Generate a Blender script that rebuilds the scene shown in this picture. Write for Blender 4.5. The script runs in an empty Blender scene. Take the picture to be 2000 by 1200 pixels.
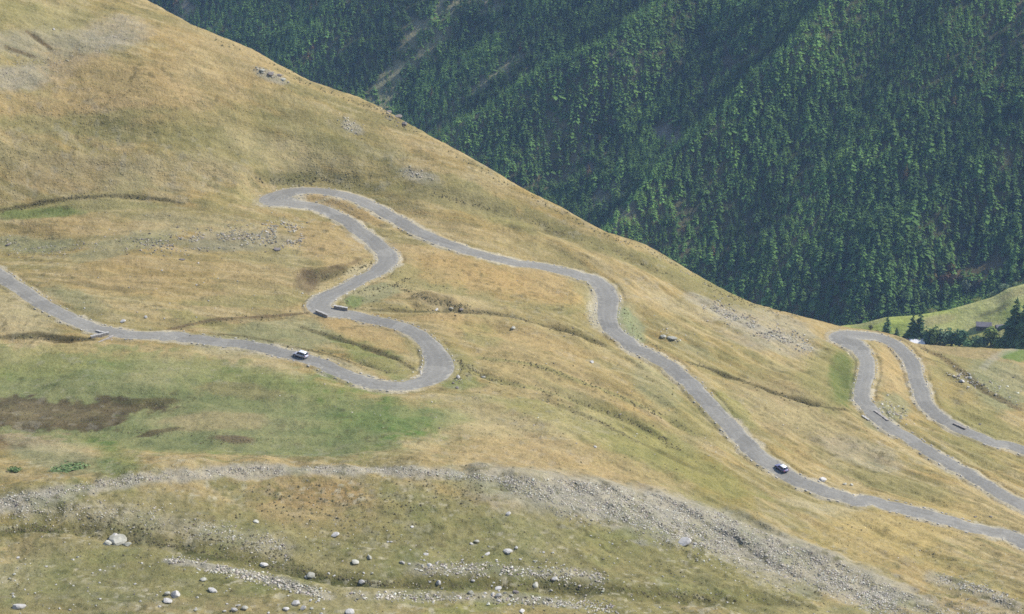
import bpy, bmesh, math, random
import numpy as np
from mathutils import Vector, Matrix
R = math.radians
random.seed(7); rng = np.random.default_rng(7)
C = bpy.context.scene.collection
sc = bpy.context.scene

# ------------------------------------------------------------------ camera, sky, sun, exposure
PITCH = 23.0; FPX = 4300.0
cam_d = bpy.data.cameras.new('camera'); cam = bpy.data.objects.new('camera', cam_d); C.objects.link(cam)
cam_d.sensor_width = 36; cam_d.lens = 36*FPX/2000; cam_d.clip_start = 1; cam_d.clip_end = 20000
cam.location = (0, 0, 0); cam.rotation_euler = (R(90-PITCH), 0, 0); sc.camera = cam

SUN_AZ, SUN_EL = 70.0, 45.0            # azimuth measured to the right of the view direction (+y)
w = bpy.data.worlds.new("World"); sc.world = w; w.use_nodes = True
nt = w.node_tree; nt.nodes.clear()
sky = nt.nodes.new('ShaderNodeTexSky'); sky.sky_type = 'NISHITA'; sky.sun_disc = False
sky.sun_elevation = R(SUN_EL); sky.sun_rotation = R(SUN_AZ); sky.altitude = 1800
bg = nt.nodes.new('ShaderNodeBackground'); bg.inputs[1].default_value = 0.14
wo = nt.nodes.new('ShaderNodeOutputWorld')
nt.links.new(sky.outputs[0], bg.inputs[0]); nt.links.new(bg.outputs[0], wo.inputs[0])
sd = bpy.data.lights.new('sun', 'SUN'); sun = bpy.data.objects.new('sun', sd); C.objects.link(sun)
sd.energy = 3.6; sd.angle = R(0.55); sd.color = (1.0, 0.95, 0.87)
S = Vector((math.sin(R(SUN_AZ))*math.cos(R(SUN_EL)), math.cos(R(SUN_AZ))*math.cos(R(SUN_EL)), math.sin(R(SUN_EL))))
sun.rotation_euler = S.to_track_quat('Z', 'Y').to_euler(); sun.location = (0, 600, 300)
sc.view_settings.view_transform = 'Standard'; sc.view_settings.look = 'None'
sc.view_settings.exposure = 0.70; sc.view_settings.gamma = 1
sc.cycles.use_denoising = False
sc.cycles.max_bounces = 5; sc.cycles.volume_bounces = 0; sc.cycles.diffuse_bounces = 2
sc.render.film_transparent = False
sc.cycles.filter_width = 1.6

# ------------------------------------------------------------------ small helpers
def smooth(e0, e1, x):
    t = np.clip((x-e0)/(e1-e0), 0, 1); return t*t*(3-2*t)
_tab = rng.random((256, 256)).astype(np.float32)
def vnoise(x, y, seed=0):
    x = x+seed*37.7; y = y+seed*91.3
    xi = np.floor(x).astype(np.int64); yi = np.floor(y).astype(np.int64)
    fx = x-xi; fy = y-yi
    fx = fx*fx*fx*(fx*(fx*6-15)+10); fy = fy*fy*fy*(fy*(fy*6-15)+10)
    x0 = xi & 255; x1 = (xi+1) & 255; y0 = yi & 255; y1 = (yi+1) & 255
    return (_tab[y0, x0]*(1-fx)+_tab[y0, x1]*fx)*(1-fy)+(_tab[y1, x0]*(1-fx)+_tab[y1, x1]*fx)*fy
def fbm(x, y, s, octv=4, seed=0, gain=.5):           # ~ -1 .. 1, s = wavelength in metres
    a = 1.; f = 1./s; o = 0; n = 0
    for k in range(octv):
        o = o+a*(vnoise(x*f, y*f, seed+k*3)*2-1); n += a; a *= gain; f *= 2.03
    return o/n*1.4
cp, sp_ = math.cos(R(PITCH)), math.sin(R(PITCH))
def rays(px):
    px = np.atleast_2d(np.array(px, float))
    a = (px[:, 0]-1000)/FPX; b = -(px[:, 1]-600)/FPX
    return np.stack([a, cp+b*sp_, -sp_+b*cp], 1)
def unproj(px, z):
    d = rays(px); t = np.asarray(z)/d[:, 2]; return d*t[:, None]
def project(P):
    P = np.atleast_2d(P); t = P[:, 1]*cp-P[:, 2]*sp_; up = P[:, 1]*sp_+P[:, 2]*cp
    return np.stack([1000+FPX*P[:, 0]/t, 600-FPX*up/t], 1)
def raycast(px, H, y0, y1, step=1.0):
    d = rays(px); d = d/d[:, 1:2]; n = len(d); out = np.full((n, 3), np.nan)
    ys = np.arange(y0, y1, step)
    for s in range(0, n, 2000):
        dd = d[s:s+2000]; Xs = dd[:, 0:1]*ys; Zs = dd[:, 2:3]*ys
        g = Zs-H(Xs, np.broadcast_to(ys, Xs.shape)); neg = g < 0
        hit = neg.any(1); i = np.argmax(neg, 1); i = np.maximum(i, 1); r = np.arange(len(dd))
        g0 = g[r, i-1]; g1 = g[r, i]; t = np.clip(g0/(g0-g1+1e-12), 0, 1)
        y = ys[i-1]+t*step; P = dd*y[:, None]; P[~hit] = np.nan; out[s:s+2000] = P
    return out
def mesh_np(name, V, F, mat=None, parent=None, smooth_=True, colors=None, mats=None, midx=None):
    V = np.asarray(V, np.float32); F = np.asarray(F, np.int32); k = F.shape[1]
    me = bpy.data.meshes.new(name); me.vertices.add(len(V)); me.vertices.foreach_set('co', V.ravel())
    me.loops.add(F.size); me.loops.foreach_set('vertex_index', F.ravel())
    me.polygons.add(len(F)); me.polygons.foreach_set('loop_start', np.arange(0, F.size, k, dtype=np.int32))
    if midx is not None: me.polygons.foreach_set('material_index', np.asarray(midx, np.int32))
    if colors is not None:
        at = me.color_attributes.new('tint', 'FLOAT_COLOR', 'POINT')
        cc = np.ones((len(V), 4), np.float32); cc[:, :3] = colors; at.data.foreach_set('color', cc.ravel())
    me.update(calc_edges=True)
    me.polygons.foreach_set('use_smooth', np.full(len(F), smooth_, bool))
    o = bpy.data.objects.new(name, me); C.objects.link(o)
    for m in (mats or [mat]):
        if m: me.materials.append(m)
    if parent: o.parent = parent
    return o
def bm_obj(name, bm, mat, parent=None, smooth_=False):
    me = bpy.data.meshes.new(name); bm.to_mesh(me); bm.free()
    for p in me.polygons: p.use_smooth = smooth_
    o = bpy.data.objects.new(name, me); C.objects.link(o); me.materials.append(mat)
    if parent: o.parent = parent
    return o
def tag(o, label=None, cat=None, group=None, kind=None):
    if label: o['label'] = label
    if cat: o['category'] = cat
    if group: o['group'] = group
    if kind: o['kind'] = kind
    return o
def empty(name, loc, rz=0):
    o = bpy.data.objects.new(name, None); C.objects.link(o); o.location = loc; o.rotation_euler = (0, 0, rz)
    o.empty_display_size = .5; return o

# ------------------------------------------------------------------ materials
def new_mat(name):
    m = bpy.data.materials.new(name); m.use_nodes = True; n = m.node_tree
    b = n.nodes['Principled BSDF']; b.inputs['Roughness'].default_value = .9
    b.inputs['Specular IOR Level'].default_value = .15
    return m, n, b
def N(n, t, **kw):
    o = n.nodes.new(t)
    for k, v in kw.items():
        if hasattr(o, k): setattr(o, k, v)
        else: o.inputs[k].default_value = v
    return o
def noise(n, co, scale, detail=4, rough=.55, dist=0):
    t = N(n, 'ShaderNodeTexNoise'); t.inputs['Scale'].default_value = scale; t.inputs['Detail'].default_value = detail
    t.inputs['Roughness'].default_value = rough; t.inputs['Distortion'].default_value = dist
    n.links.new(co, t.inputs['Vector']); return t.outputs['Fac']
def rampf(n, f, a, b, va=0., vb=1.):
    t = N(n, 'ShaderNodeMapRange'); t.inputs['From Min'].default_value = a; t.inputs['From Max'].default_value = b
    t.inputs['To Min'].default_value = va; t.inputs['To Max'].default_value = vb
    n.links.new(f, t.inputs['Value']); return t.outputs['Result']
def mul(n, col, f):
    t = N(n, 'ShaderNodeVectorMath'); t.operation = 'SCALE'; n.links.new(col, t.inputs[0]); n.links.new(f, t.inputs['Scale'])
    return t.outputs[0]
def mixc(n, f, a, b):
    t = N(n, 'ShaderNodeMix'); t.data_type = 'RGBA'
    if isinstance(f, (int, float)): t.inputs[0].default_value = f
    else: n.links.new(f, t.inputs[0])
    for i, c in ((6, a), (7, b)):
        if isinstance(c, tuple): t.inputs[i].default_value = (*c, 1)
        else: n.links.new(c, t.inputs[i])
    return t.outputs[2]
def math_(n, op, a, b):
    t = N(n, 'ShaderNodeMath'); t.operation = op
    for i, c in ((0, a), (1, b)):
        if isinstance(c, (int, float)): t.inputs[i].default_value = c
        else: n.links.new(c, t.inputs[i])
    return t.outputs[0]

def ground_material(name, fine=1.0, bump=1.0):
    m, n, b = new_mat(name)
    g = N(n, 'ShaderNodeNewGeometry').outputs['Position']
    col = N(n, 'ShaderNodeVertexColor'); col.layer_name = 'tint'; c = col.outputs['Color']
    f1 = noise(n, g, 1.1*fine, 5, .65); f2 = noise(n, g, .16*fine, 4, .6, .5); f3 = noise(n, g, .035*fine, 3, .5)
    f5 = noise(n, g, 3.2*fine, 2, .6)
    mp = N(n, 'ShaderNodeMapping'); mp.inputs['Scale'].default_value = (.22, .8, .8); mp.inputs['Rotation'].default_value = (0, 0, .35)
    n.links.new(g, mp.inputs['Vector']); f4 = noise(n, mp.outputs[0], .9*fine, 4, .6, .3)
    # drier / greener drift inside each patch
    dry = mixc(n, rampf(n, f2, .35, .7), c, mixc(n, .16, c, (.36, .25, .10)))
    grn = mixc(n, rampf(n, f4, .48, .72, 0, .3), dry, (.115, .13, .045))
    pal = mixc(n, rampf(n, f3, .5, .75, 0, .35), grn, (.36, .30, .16))
    spk = mixc(n, rampf(n, f5, .6, .8, 0, .5), pal, (.38, .34, .24))
    k = math_(n, 'MULTIPLY', rampf(n, f1, .25, .75, .79, 1.2), rampf(n, f2, .25, .75, .86, 1.13))
    k = math_(n, 'MULTIPLY', k, rampf(n, f5, .3, .7, .9, 1.1))
    out = mul(n, spk, k); n.links.new(out, b.inputs['Base Color'])
    bp = N(n, 'ShaderNodeBump'); bp.inputs['Strength'].default_value = .75*bump; bp.inputs['Distance'].default_value = .5/fine
    hh = math_(n, 'ADD', f1, math_(n, 'MULTIPLY', f4, .7)); n.links.new(hh, bp.inputs['Height'])
    n.links.new(bp.outputs[0], b.inputs['Normal']); b.inputs['Roughness'].default_value = 1
    b.inputs['Specular IOR Level'].default_value = .03
    return m
M_GROUND = ground_material('pasture_ground')
M_FAR = ground_material('mountain_ground', .22, .8)

def tint_mat(name, var=.25, rough=.9, rnd=0., scale=3.):
    m, n, b = new_mat(name)
    g = N(n, 'ShaderNodeNewGeometry').outputs['Position']
    col = N(n, 'ShaderNodeVertexColor'); col.layer_name = 'tint'
    k = rampf(n, noise(n, g, scale, 3), .3, .7, 1-var, 1+var)
    n.links.new(mul(n, col.outputs['Color'], k), b.inputs['Base Color']); b.inputs['Roughness'].default_value = rough
    return m
def plain_mat(name, c, rough=.6, var=.12, scale=2., metal=0, spec=.4, rnd=0., bump=0.):
    m, n, b = new_mat(name)
    g = N(n, 'ShaderNodeTexCoord').outputs['Object']
    f = noise(n, g, scale, 4); k = rampf(n, f, .3, .7, 1-var, 1+var)
    if rnd:
        oi = N(n, 'ShaderNodeObjectInfo'); k = math_(n, 'MULTIPLY', k, rampf(n, oi.outputs['Random'], 0, 1, 1-rnd, 1+rnd))
    cc = mixc(n, 0., c, c); n.links.new(mul(n, cc, k), b.inputs['Base Color'])
    b.inputs['Roughness'].default_value = rough; b.inputs['Metallic'].default_value = metal
    b.inputs['Specular IOR Level'].default_value = spec
    if bump:
        bp = N(n, 'ShaderNodeBump'); bp.inputs['Strength'].default_value = bump; n.links.new(f, bp.inputs['Height'])
        n.links.new(bp.outputs[0], b.inputs['Normal'])
    return m
M_SCREE = tint_mat('scree_rock', .22)
M_TUFT = tint_mat('tussock_grass', .2)
def rock_material(name, c1, c2):
    m, n, b = new_mat(name); g = N(n, 'ShaderNodeTexCoord').outputs['Object']
    oi = N(n, 'ShaderNodeObjectInfo')
    f = noise(n, g, 1.6, 5, .65); f2 = noise(n, g, 6., 3)
    c = mixc(n, rampf(n, f, .4, .65), c1, c2)
    k = math_(n, 'MULTIPLY', rampf(n, f2, .3, .7, .78, 1.15), rampf(n, oi.outputs['Random'], 0, 1, .8, 1.15))
    n.links.new(mul(n, c, k), b.inputs['Base Color'])
    bp = N(n, 'ShaderNodeBump'); bp.inputs['Strength'].default_value = .6; bp.inputs['Distance'].default_value = .15
    n.links.new(f, bp.inputs['Height']); n.links.new(bp.outputs[0], b.inputs['Normal'])
    return m
M_ROCK = rock_material('pale_rock', (.56, .53, .48), (.40, .375, .335))
M_ROCKG = rock_material('lichen_rock', (.47, .45, .37), (.30, .29, .23))
M_ROCKD = rock_material('dark_rock', (.24, .21, .18), (.15, .13, .12))
M_WALL = rock_material('masonry', (.40, .36, .31), (.25, .22, .20))
def road_material():
    m, n, b = new_mat('asphalt'); g = N(n, 'ShaderNodeNewGeometry').outputs['Position']
    col = N(n, 'ShaderNodeVertexColor'); col.layer_name = 'tint'      # red channel: how worn towards the edge
    sep = N(n, 'ShaderNodeSeparateColor'); n.links.new(col.outputs['Color'], sep.inputs[0])
    e = math_(n, 'ADD', sep.outputs[0], rampf(n, noise(n, g, .7, 4), .3, .7, -.35, .35))
    c = mixc(n, rampf(n, e, .72, 1.05), (.225, .212, .18), (.36, .33, .26))
    c = mixc(n, rampf(n, noise(n, g, .09, 3, .6), .42, .62, 0, .4), c, (.27, .252, .21))
    k = rampf(n, noise(n, g, 1.6, 5, .6), .3, .7, .84, 1.13)
    vo = N(n, 'ShaderNodeTexVoronoi'); vo.inputs['Scale'].default_value = .16; n.links.new(g, vo.inputs['Vector']); sv = N(n, 'ShaderNodeSeparateColor'); n.links.new(vo.outputs['Color'], sv.inputs[0])
    k = math_(n, 'MULTIPLY', k, rampf(n, sv.outputs[0], 0, 1, .87, 1.08)); tr = math_(n, 'ABSOLUTE', math_(n, 'SUBTRACT', sep.outputs[0], .38), 0)
    k = math_(n, 'MULTIPLY', k, rampf(n, tr, 0, .2, 1.07, .97))
    n.links.new(mul(n, c, k), b.inputs['Base Color']); b.inputs['Roughness'].default_value = .85
    return m
M_ROAD = road_material()

# ------------------------------------------------------------------ the pasture height field (control: pixel of the view, height)
CTRL = {
 -250: [(1400,-232),(1200,-235),(990,-237),(900,-243),(700,-249),(520,-247),(420,-245),(200,-213),(0,-188)],
 0: [(1400,-236),(1200,-238),(1050,-241),(990,-238.5),(900,-245),(820,-249),(660,-250),(530,-249),(420,-247),(300,-232),(150,-214),(0,-197)],
 300: [(1200,-239),(1070,-242),(935,-240),(860,-247.5),(790,-249),(656,-251),(560,-250),(470,-248.5),(400,-247),(300,-235),(150,-217)],
 600: [(1400,-238),(1200,-241),(1130,-244),(915,-242),(850,-248),(780,-250),(700,-252),(600,-253),(520,-251),(450,-250),(375,-249),(300,-240),(220,-230)],
 850: [(1200,-243),(1150,-246),(925,-244),(840,-250),(745,-253),(680,-255),(600,-256),(540,-255),(465,-253),(400,-251),(330,-244)],
 1100: [(1400,-243),(1200,-246),(1160,-249),(945,-248),(850,-253),(700,-260),(600,-262),(525,-261),(480,-259),(450,-259)],
 1300: [(1200,-250),(1100,-254),(1010,-254),(900,-259),(800,-264),(710,-267),(620,-268),(560,-267.5)],
 1500: [(1400,-253),(1200,-256),(1050,-261),(900,-267),(800,-271),(700,-274),(625,-277)],
 1700: [(1200,-262),(1130,-265),(1000,-270),(900,-275),(800,-280),(700,-284)],
 2000: [(1400,-262),(1200,-268),(1060,-276),(1000,-280),(880,-288),(780,-294),(710,-297)],
 2300: [(1200,-277),(1000,-290),(800,-304),(700,-307)]}
RIDGE = [(-700,-430,-150),(-400,-300,-165),(-100,-170,-182),(150,-60,-196),(280,0,-204),(370,47,-209),(420,73,-213),(485,95,-216),(540,127,-220),(600,160,-225),
 (700,197,-231),(745,211,-232),(790,242,-236),(900,303,-243),(1000,362,-250),(1100,413,-256),(1190,458,-261),(1260,481,-265),
 (1340,524,-270),(1400,562,-275),(1470,594,-279),(1560,616,-283),(1640,639,-286.5),(1700,651,-288),(1780,671,-291),(1850,675,-293),
 (1930,680,-295),(2000,682,-298),(2300,690,-309),(2700,700,-322)]
cpts = [(u, v, z) for u, l in CTRL.items() for v, z in l]+RIDGE
P = unproj([(a, b) for a, b, _ in cpts], [c for *_, c in cpts])
Q = P[:, :2]/100.; zc = P[:, 2]; n_ = len(Q)
def tk(r2): return r2*np.log(r2+1e-12)
D2 = ((Q[:, None]-Q[None])**2).sum(-1)
A = np.zeros((n_+3, n_+3)); A[:n_, :n_] = tk(D2)+np.eye(n_)*.02
A[:n_, n_] = 1; A[:n_, n_+1:] = Q; A[n_, :n_] = 1; A[n_+1:, :n_] = Q.T
sol = np.linalg.solve(A, np.concatenate([zc, [0, 0, 0]]))
rp = unproj([(a, b) for a, b, _ in RIDGE], [c for *_, c in RIDGE])
o_ = np.argsort(rp[:, 0]); rx, ry = rp[o_, 0], rp[o_, 1]
def H0(x, y):
    sh = np.broadcast(x, y).shape
    x = np.broadcast_to(x, sh).ravel(); y = np.broadcast_to(y, sh).ravel(); out = np.empty(x.shape)
    for s in range(0, len(x), 200000):
        a = x[s:s+200000]/100.; b = y[s:s+200000]/100.
        acc = sol[n_]+sol[n_+1]*a+sol[n_+2]*b
        for i in range(n_):
            acc = acc+sol[i]*tk((a-Q[i, 0])**2+(b-Q[i, 1])**2)
        out[s:s+200000] = acc
    yr = np.interp(x, rx, ry)
    d = y-yr; d = np.where(d > 0, d, 0)
    drop = np.where(d < 6, d*d/(2*5.), 36/10.+(d-6)*1.15)
    # beyond the ridge the hill falls steadily instead of following the fitted surface
    return (out-drop).reshape(sh)

DX, DY = .36, .5
gx = np.arange(-285, 300, DX); gy = np.arange(345, 900, DY); GX, GY = np.meshgrid(gx, gy)
# fitted surface is smooth: evaluate on a coarser grid, refine with a cubic spline kernel
def refine(cx, cy, Zc, x, y):
    def cub(t): return np.stack([-.5*t**3+t**2-.5*t, 1.5*t**3-2.5*t**2+1, -1.5*t**3+2*t**2+.5*t, .5*t**3-.5*t**2])
    def idx(c, q):
        f = (q-c[0])/(c[1]-c[0]); i = np.clip(np.floor(f).astype(int), 1, len(c)-3); return i, cub(f-i)
    iy, wy = idx(cy, y); T = sum(wy[k][:, None]*Zc[iy-1+k] for k in range(4))
    ix, wx = idx(cx, x); return sum(wx[k][None]*T[:, ix-1+k] for k in range(4))
def H0_smooth(x, y):      # without the drop
    global rx, ry
    return None
cx = np.arange(gx[0]-12, gx[-1]+12, 3.); cy = np.arange(gy[0]-12, gy[-1]+12, 3.)
CXm, CYm = np.meshgrid(cx, cy)
yr_ = np.interp(CXm, rx, ry); dd_ = np.maximum(CYm-yr_, 0)
Zc = H0(CXm, CYm)+np.where(dd_ < 6, dd_*dd_/10., 3.6+(dd_-6)*1.15)
Z = refine(cx, cy, Zc, gx, gy)
YR = np.interp(gx, rx, ry)[None]
dR = GY-YR
rn = fbm(GX, GY, 22, 3, 5)*1.2
dd = np.maximum(dR+rn*.6, 0)
Z = Z-np.where(dd < 6, dd*dd/10., 3.6+(dd-6)*1.15)
def sampler(arr):
    def f(x, y):
        a = np.clip((x-gx[0])/DX, 0, len(gx)-1.001); b = np.clip((y-gy[0])/DY, 0, len(gy)-1.001)
        i = a.astype(np.int64); j = b.astype(np.int64); s = a-i; t = b-j
        return (arr[j, i]*(1-s)+arr[j, i+1]*s)*(1-t)+(arr[j+1, i]*(1-s)+arr[j+1, i+1]*s)*t
    return f
HZ = sampler(Z)
def hit(px, step=1.): return raycast(px, HZ, 346, 890, step)

def poly_dist(pts, pad):
    """distance of the grid cells near a polyline: (row slice, column slice, distance, arc parameter in metres)"""
    pts = np.asarray(pts)[:, :2]
    j0 = int(np.clip((pts[:, 1].min()-pad-gy[0])/DY, 0, len(gy)-1)); j1 = int(np.clip((pts[:, 1].max()+pad-gy[0])/DY+2, 1, len(gy)))
    i0 = int(np.clip((pts[:, 0].min()-pad-gx[0])/DX, 0, len(gx)-1)); i1 = int(np.clip((pts[:, 0].max()+pad-gx[0])/DX+2, 1, len(gx)))
    D = np.full((j1-j0, i1-i0), 1e9); T = np.zeros_like(D); L = 0.
    for a, b in zip(pts[:-1], pts[1:]):
        l = np.hypot(*(b-a))
        if l < 1e-6: continue
        lo = np.minimum(a, b)-pad; hi = np.maximum(a, b)+pad
        q0 = max(int((lo[1]-gy[0])/DY), j0); q1 = min(int((hi[1]-gy[0])/DY)+2, j1)
        p0 = max(int((lo[0]-gx[0])/DX), i0); p1 = min(int((hi[0]-gx[0])/DX)+2, i1)
        if q1 <= q0 or p1 <= p0: L += l; continue
        X = GX[q0:q1, p0:p1]; Y = GY[q0:q1, p0:p1]; u = (b-a)/l
        t = np.clip((X-a[0])*u[0]+(Y-a[1])*u[1], 0, l); d = np.hypot(X-a[0]-t*u[0], Y-a[1]-t*u[1])
        S_ = (slice(q0-j0, q1-j0), slice(p0-i0, p1-i0)); mk = d < D[S_]
        D[S_] = np.where(mk, d, D[S_]); T[S_] = np.where(mk, L+t, T[S_]); L += l
    return slice(j0, j1), slice(i0, i1), D, T, L
def curve(px, n=6):
    """Catmull-Rom through pixel points"""
    p = np.array(px, float); p = np.vstack([2*p[0]-p[1], p, 2*p[-1]-p[-2]]); o = []
    for i in range(1, len(p)-2):
        for k in range(n):
            t = k/n; o.append(.5*((2*p[i])+(-p[i-1]+p[i+1])*t+(2*p[i-1]-5*p[i]+4*p[i+1]-p[i+2])*t*t+(-p[i-1]+3*p[i]-3*p[i+1]+p[i+2])*t**3))
    o.append(p[-2]); return np.array(o)

# relief strokes: (pixels, height, half-width m)
RELIEF = [
 ([(0,985),(150,955),(300,930),(450,918),(600,914),(760,916),(900,922),(1050,935),(1200,958),(1350,1000),(1500,1050),(1620,1095),(1750,1150)], 2.2, 8),
 ([(120,870),(300,868),(450,872),(600,872),(700,868)], -1.0, 9),
 ([(0,1040),(100,1032),(200,1040),(320,1062),(450,1088),(560,1112),(650,1135),(800,1142),(950,1140),(1100,1145),(1250,1160),(1400,1168),(1560,1175)], -2.2, 4),
 ([(330,1090),(430,1106),(520,1125),(600,1148),(680,1160),(820,1165),(1000,1168),(1130,1180)], 1.0, 3),
 ([(0,412),(60,400),(130,388),(220,383),(300,388),(360,398)], -.9, .8),
 ([(-20,662),(30,657),(75,653),(110,660),(150,661),(182,664)], -1.6, 1.6),
 ([(330,644),(400,628),(440,623),(520,618),(600,612)], -1.2, 1.3),
 ([(270,648),(400,652),(500,660),(560,676),(640,692),(700,712),(760,728)], -.9, 1.2),
 ([(590,640),(660,662),(720,682),(780,706),(808,722)], -.9, 1.6),
 ([(730,604),(850,610),(930,610),(1000,620),(1100,648),(1180,674),(1250,705)], -1.2, 2.2),
 ([(760,612),(850,622),(940,622),(1000,634),(1100,664),(1180,692)], 1.0, 3.5),
 ([(1345,708),(1400,726),(1500,764),(1580,790),(1660,803)], -1.1, 1.3),
 ([(900,715),(960,742),(1060,764),(1150,794),(1250,834),(1330,880)], -1.3, 2.4),
 ([(940,700),(1040,712),(1130,744),(1250,792),(1360,850)], -1.1, 2.2),
 ([(1060,780),(1160,820),(1260,870),(1380,925)], -.9, 3),
 ([(900,770),(1000,800),(1100,860),(1250,910),(1400,960)], .9, 6),
 ([(800,392),(900,420),(1000,445),(1080,472),(1180,515),(1300,560),(1420,600)], 1.2, 4),
 ([(830,372),(930,398),(1020,425),(1090,448),(1200,490),(1320,540)], -1.8, 4),
 ([(575,552),(620,540),(680,525),(725,508)], -1.8, 4),
 ([(590,535),(650,522),(710,508)], 1.3, 2.6),
 ([(500,358),(545,350),(600,352)], 1.2, 2.5),
 ([(800,585),(850,585),(900,590)], 1.8, 4.5),
 ([(785,595),(850,604),(930,604)], -1.2, 2.2),
 ([(900,640),(950,640),(1000,650)], -1.3, 6),
 ([(1600,700),(1640,720),(1650,760)], -1.8, 6),
 ([(1270,650),(1310,662)], 1.2, 3),
 ([(52,62),(85,85),(100,95)], -1.1, .9),
 ([(0,90),(40,100),(70,112)], -.7, 1.),
 ([(1800,680),(1850,705),(1920,760),(1990,800)], -1.1, 2.2),
 ([(1790,690),(1860,730),(1930,785)], .8, 2.5),
 ([(500,130),(530,145),(560,160)], .9, 2.5),
 ([(752,212),(775,222),(795,240)], 2.2, 3),
 ([(0,800),(150,790),(330,796)], -.8, 6),
 ([(130,555),(200,560),(260,570)], -.7, 3),
 ([(0,430),(120,428),(250,415),(400,400),(480,392)], .9, 5),
 ([(0,425),(100,418),(250,406),(420,396)], -.8, 2.5),
 ([(100,245),(250,262),(420,262),(560,250)], -.9, 6),
 ([(560,270),(700,330),(820,372)], -1.0, 7),
 ([(850,230),(960,330),(1100,420)], .0, 5)]
STROKES = []
for px, h, wd in RELIEF:
    c = hit(curve(px, 5)); c = c[~np.isnan(c[:, 0])]
    if len(c) < 2: continue
    STROKES.append((c, h, wd))
for c, h, wd in STROKES:
    js, is_, D, T, L = poly_dist(c, wd*3)
    m = np.exp(-(D/wd)**2)*h*smooth(0, min(12, L*.3), T+wd*.5)*smooth(0, min(12, L*.3), L-T+wd*.5)
    m *= .8+.5*fbm(GX[js, is_], GY[js, is_], 9, 2, 8)
    Z[js, is_] += m
# hillocks and hollows of the open ground
und = fbm(GX, GY, 60, 3, 11)*1.3+fbm(GX, GY, 17, 3, 21)*.55+fbm(GX*.9+GY*.3, GY*1.2-GX*.3, 5.5, 3, 31)*.22
tr_ = fbm(GX*.35+GY*.12, GY-GX*.3, 3.2, 2, 33)*.16
A_ = GX*.72-GY*.69; B_ = GX*.69+GY*.72; mR = smooth(-30, 40, GX)*(1-smooth(-30, 5, dR))
und = und+mR*(fbm(A_/6, B_, 6.5, 3, 121)*.75+fbm(A_/4, B_, 2.2, 2, 131)*.22)+(1-mR)*(fbm(GX*.16, GY, 4.5, 3, 122)*.34)
fade = 1-smooth(-25, -2, dR)*.6
Z += (und+tr_)*fade
Z += .13*(1-smooth(455, 500, GY))*fbm(GX, GY, 1.8, 2, 62)
Z += (.07*fbm(GX, GY, 1.3, 2, 61)+.16*np.maximum(fbm(GX, GY, 2.6, 2, 71), 0))

# ------------------------------------------------------------------ roads
ROADS = [
 ([(-90,490),(-40,514),(0,537),(40,565),(80,591),(120,613),(160,632),(200,646),(250,652),(320,657),(400,664),(470,672),(530,683),(590,698),(640,716),(700,741),(760,753),(815,750),(850,734),(857,708),(842,678),(815,652),(780,636),(735,627),(690,618),(652,611),(628,603),(622,592),(634,582),(662,568),(700,549),(738,530),(757,512),(756,497),(738,479),(705,453),(668,427),(630,409),(585,399),(545,396),(528,390),(535,381),(565,375),(605,372),(650,376),(695,388),(738,408),(780,433),(830,458),(880,478),(930,494),(990,510),(1050,520),(1105,530),(1150,543),(1178,562),(1188,588),(1186,618),(1198,645),(1228,670),(1268,692),(1308,717),(1345,747),(1385,787),(1420,827),(1452,862),(1488,893),(1528,922),(1575,946),(1625,963),(1690,979),(1760,994),(1835,1011),(1905,1030),(1965,1049),(2040,1072),(2120,1095),(2210,1120),(2310,1148)],
  2.9, [((857,715),13,1.5),((622,592),9,.9),((522,389),12,1.4),((1186,585),14,.6),((745,500),12,.5)]),
 ([(2300,1150),(2210,1100),(2130,1055),(2060,1018),(2000,988),(1940,955),(1880,920),(1820,885),(1760,848),(1712,812),(1688,787),(1684,762),(1692,732),(1693,706),(1682,686),(1664,670),(1648,659),(1655,654),(1685,655),(1720,662),(1752,677),(1774,698),(1786,725),(1796,757),(1812,792),(1842,820),(1882,840),(1940,862),(2000,881),(2070,905),(2130,925),(2220,950),(2310,972)],
  2.6, [((1648,656),10,2.6)])]
road_info = []
num_ = np.zeros(Z.shape); den_ = np.full(Z.shape, 1e-12)
HZ = sampler(Z)
rd_all = np.full(Z.shape, 1e9); rz_all = np.zeros(Z.shape); rh_all = np.full(Z.shape, 2.7)
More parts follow.
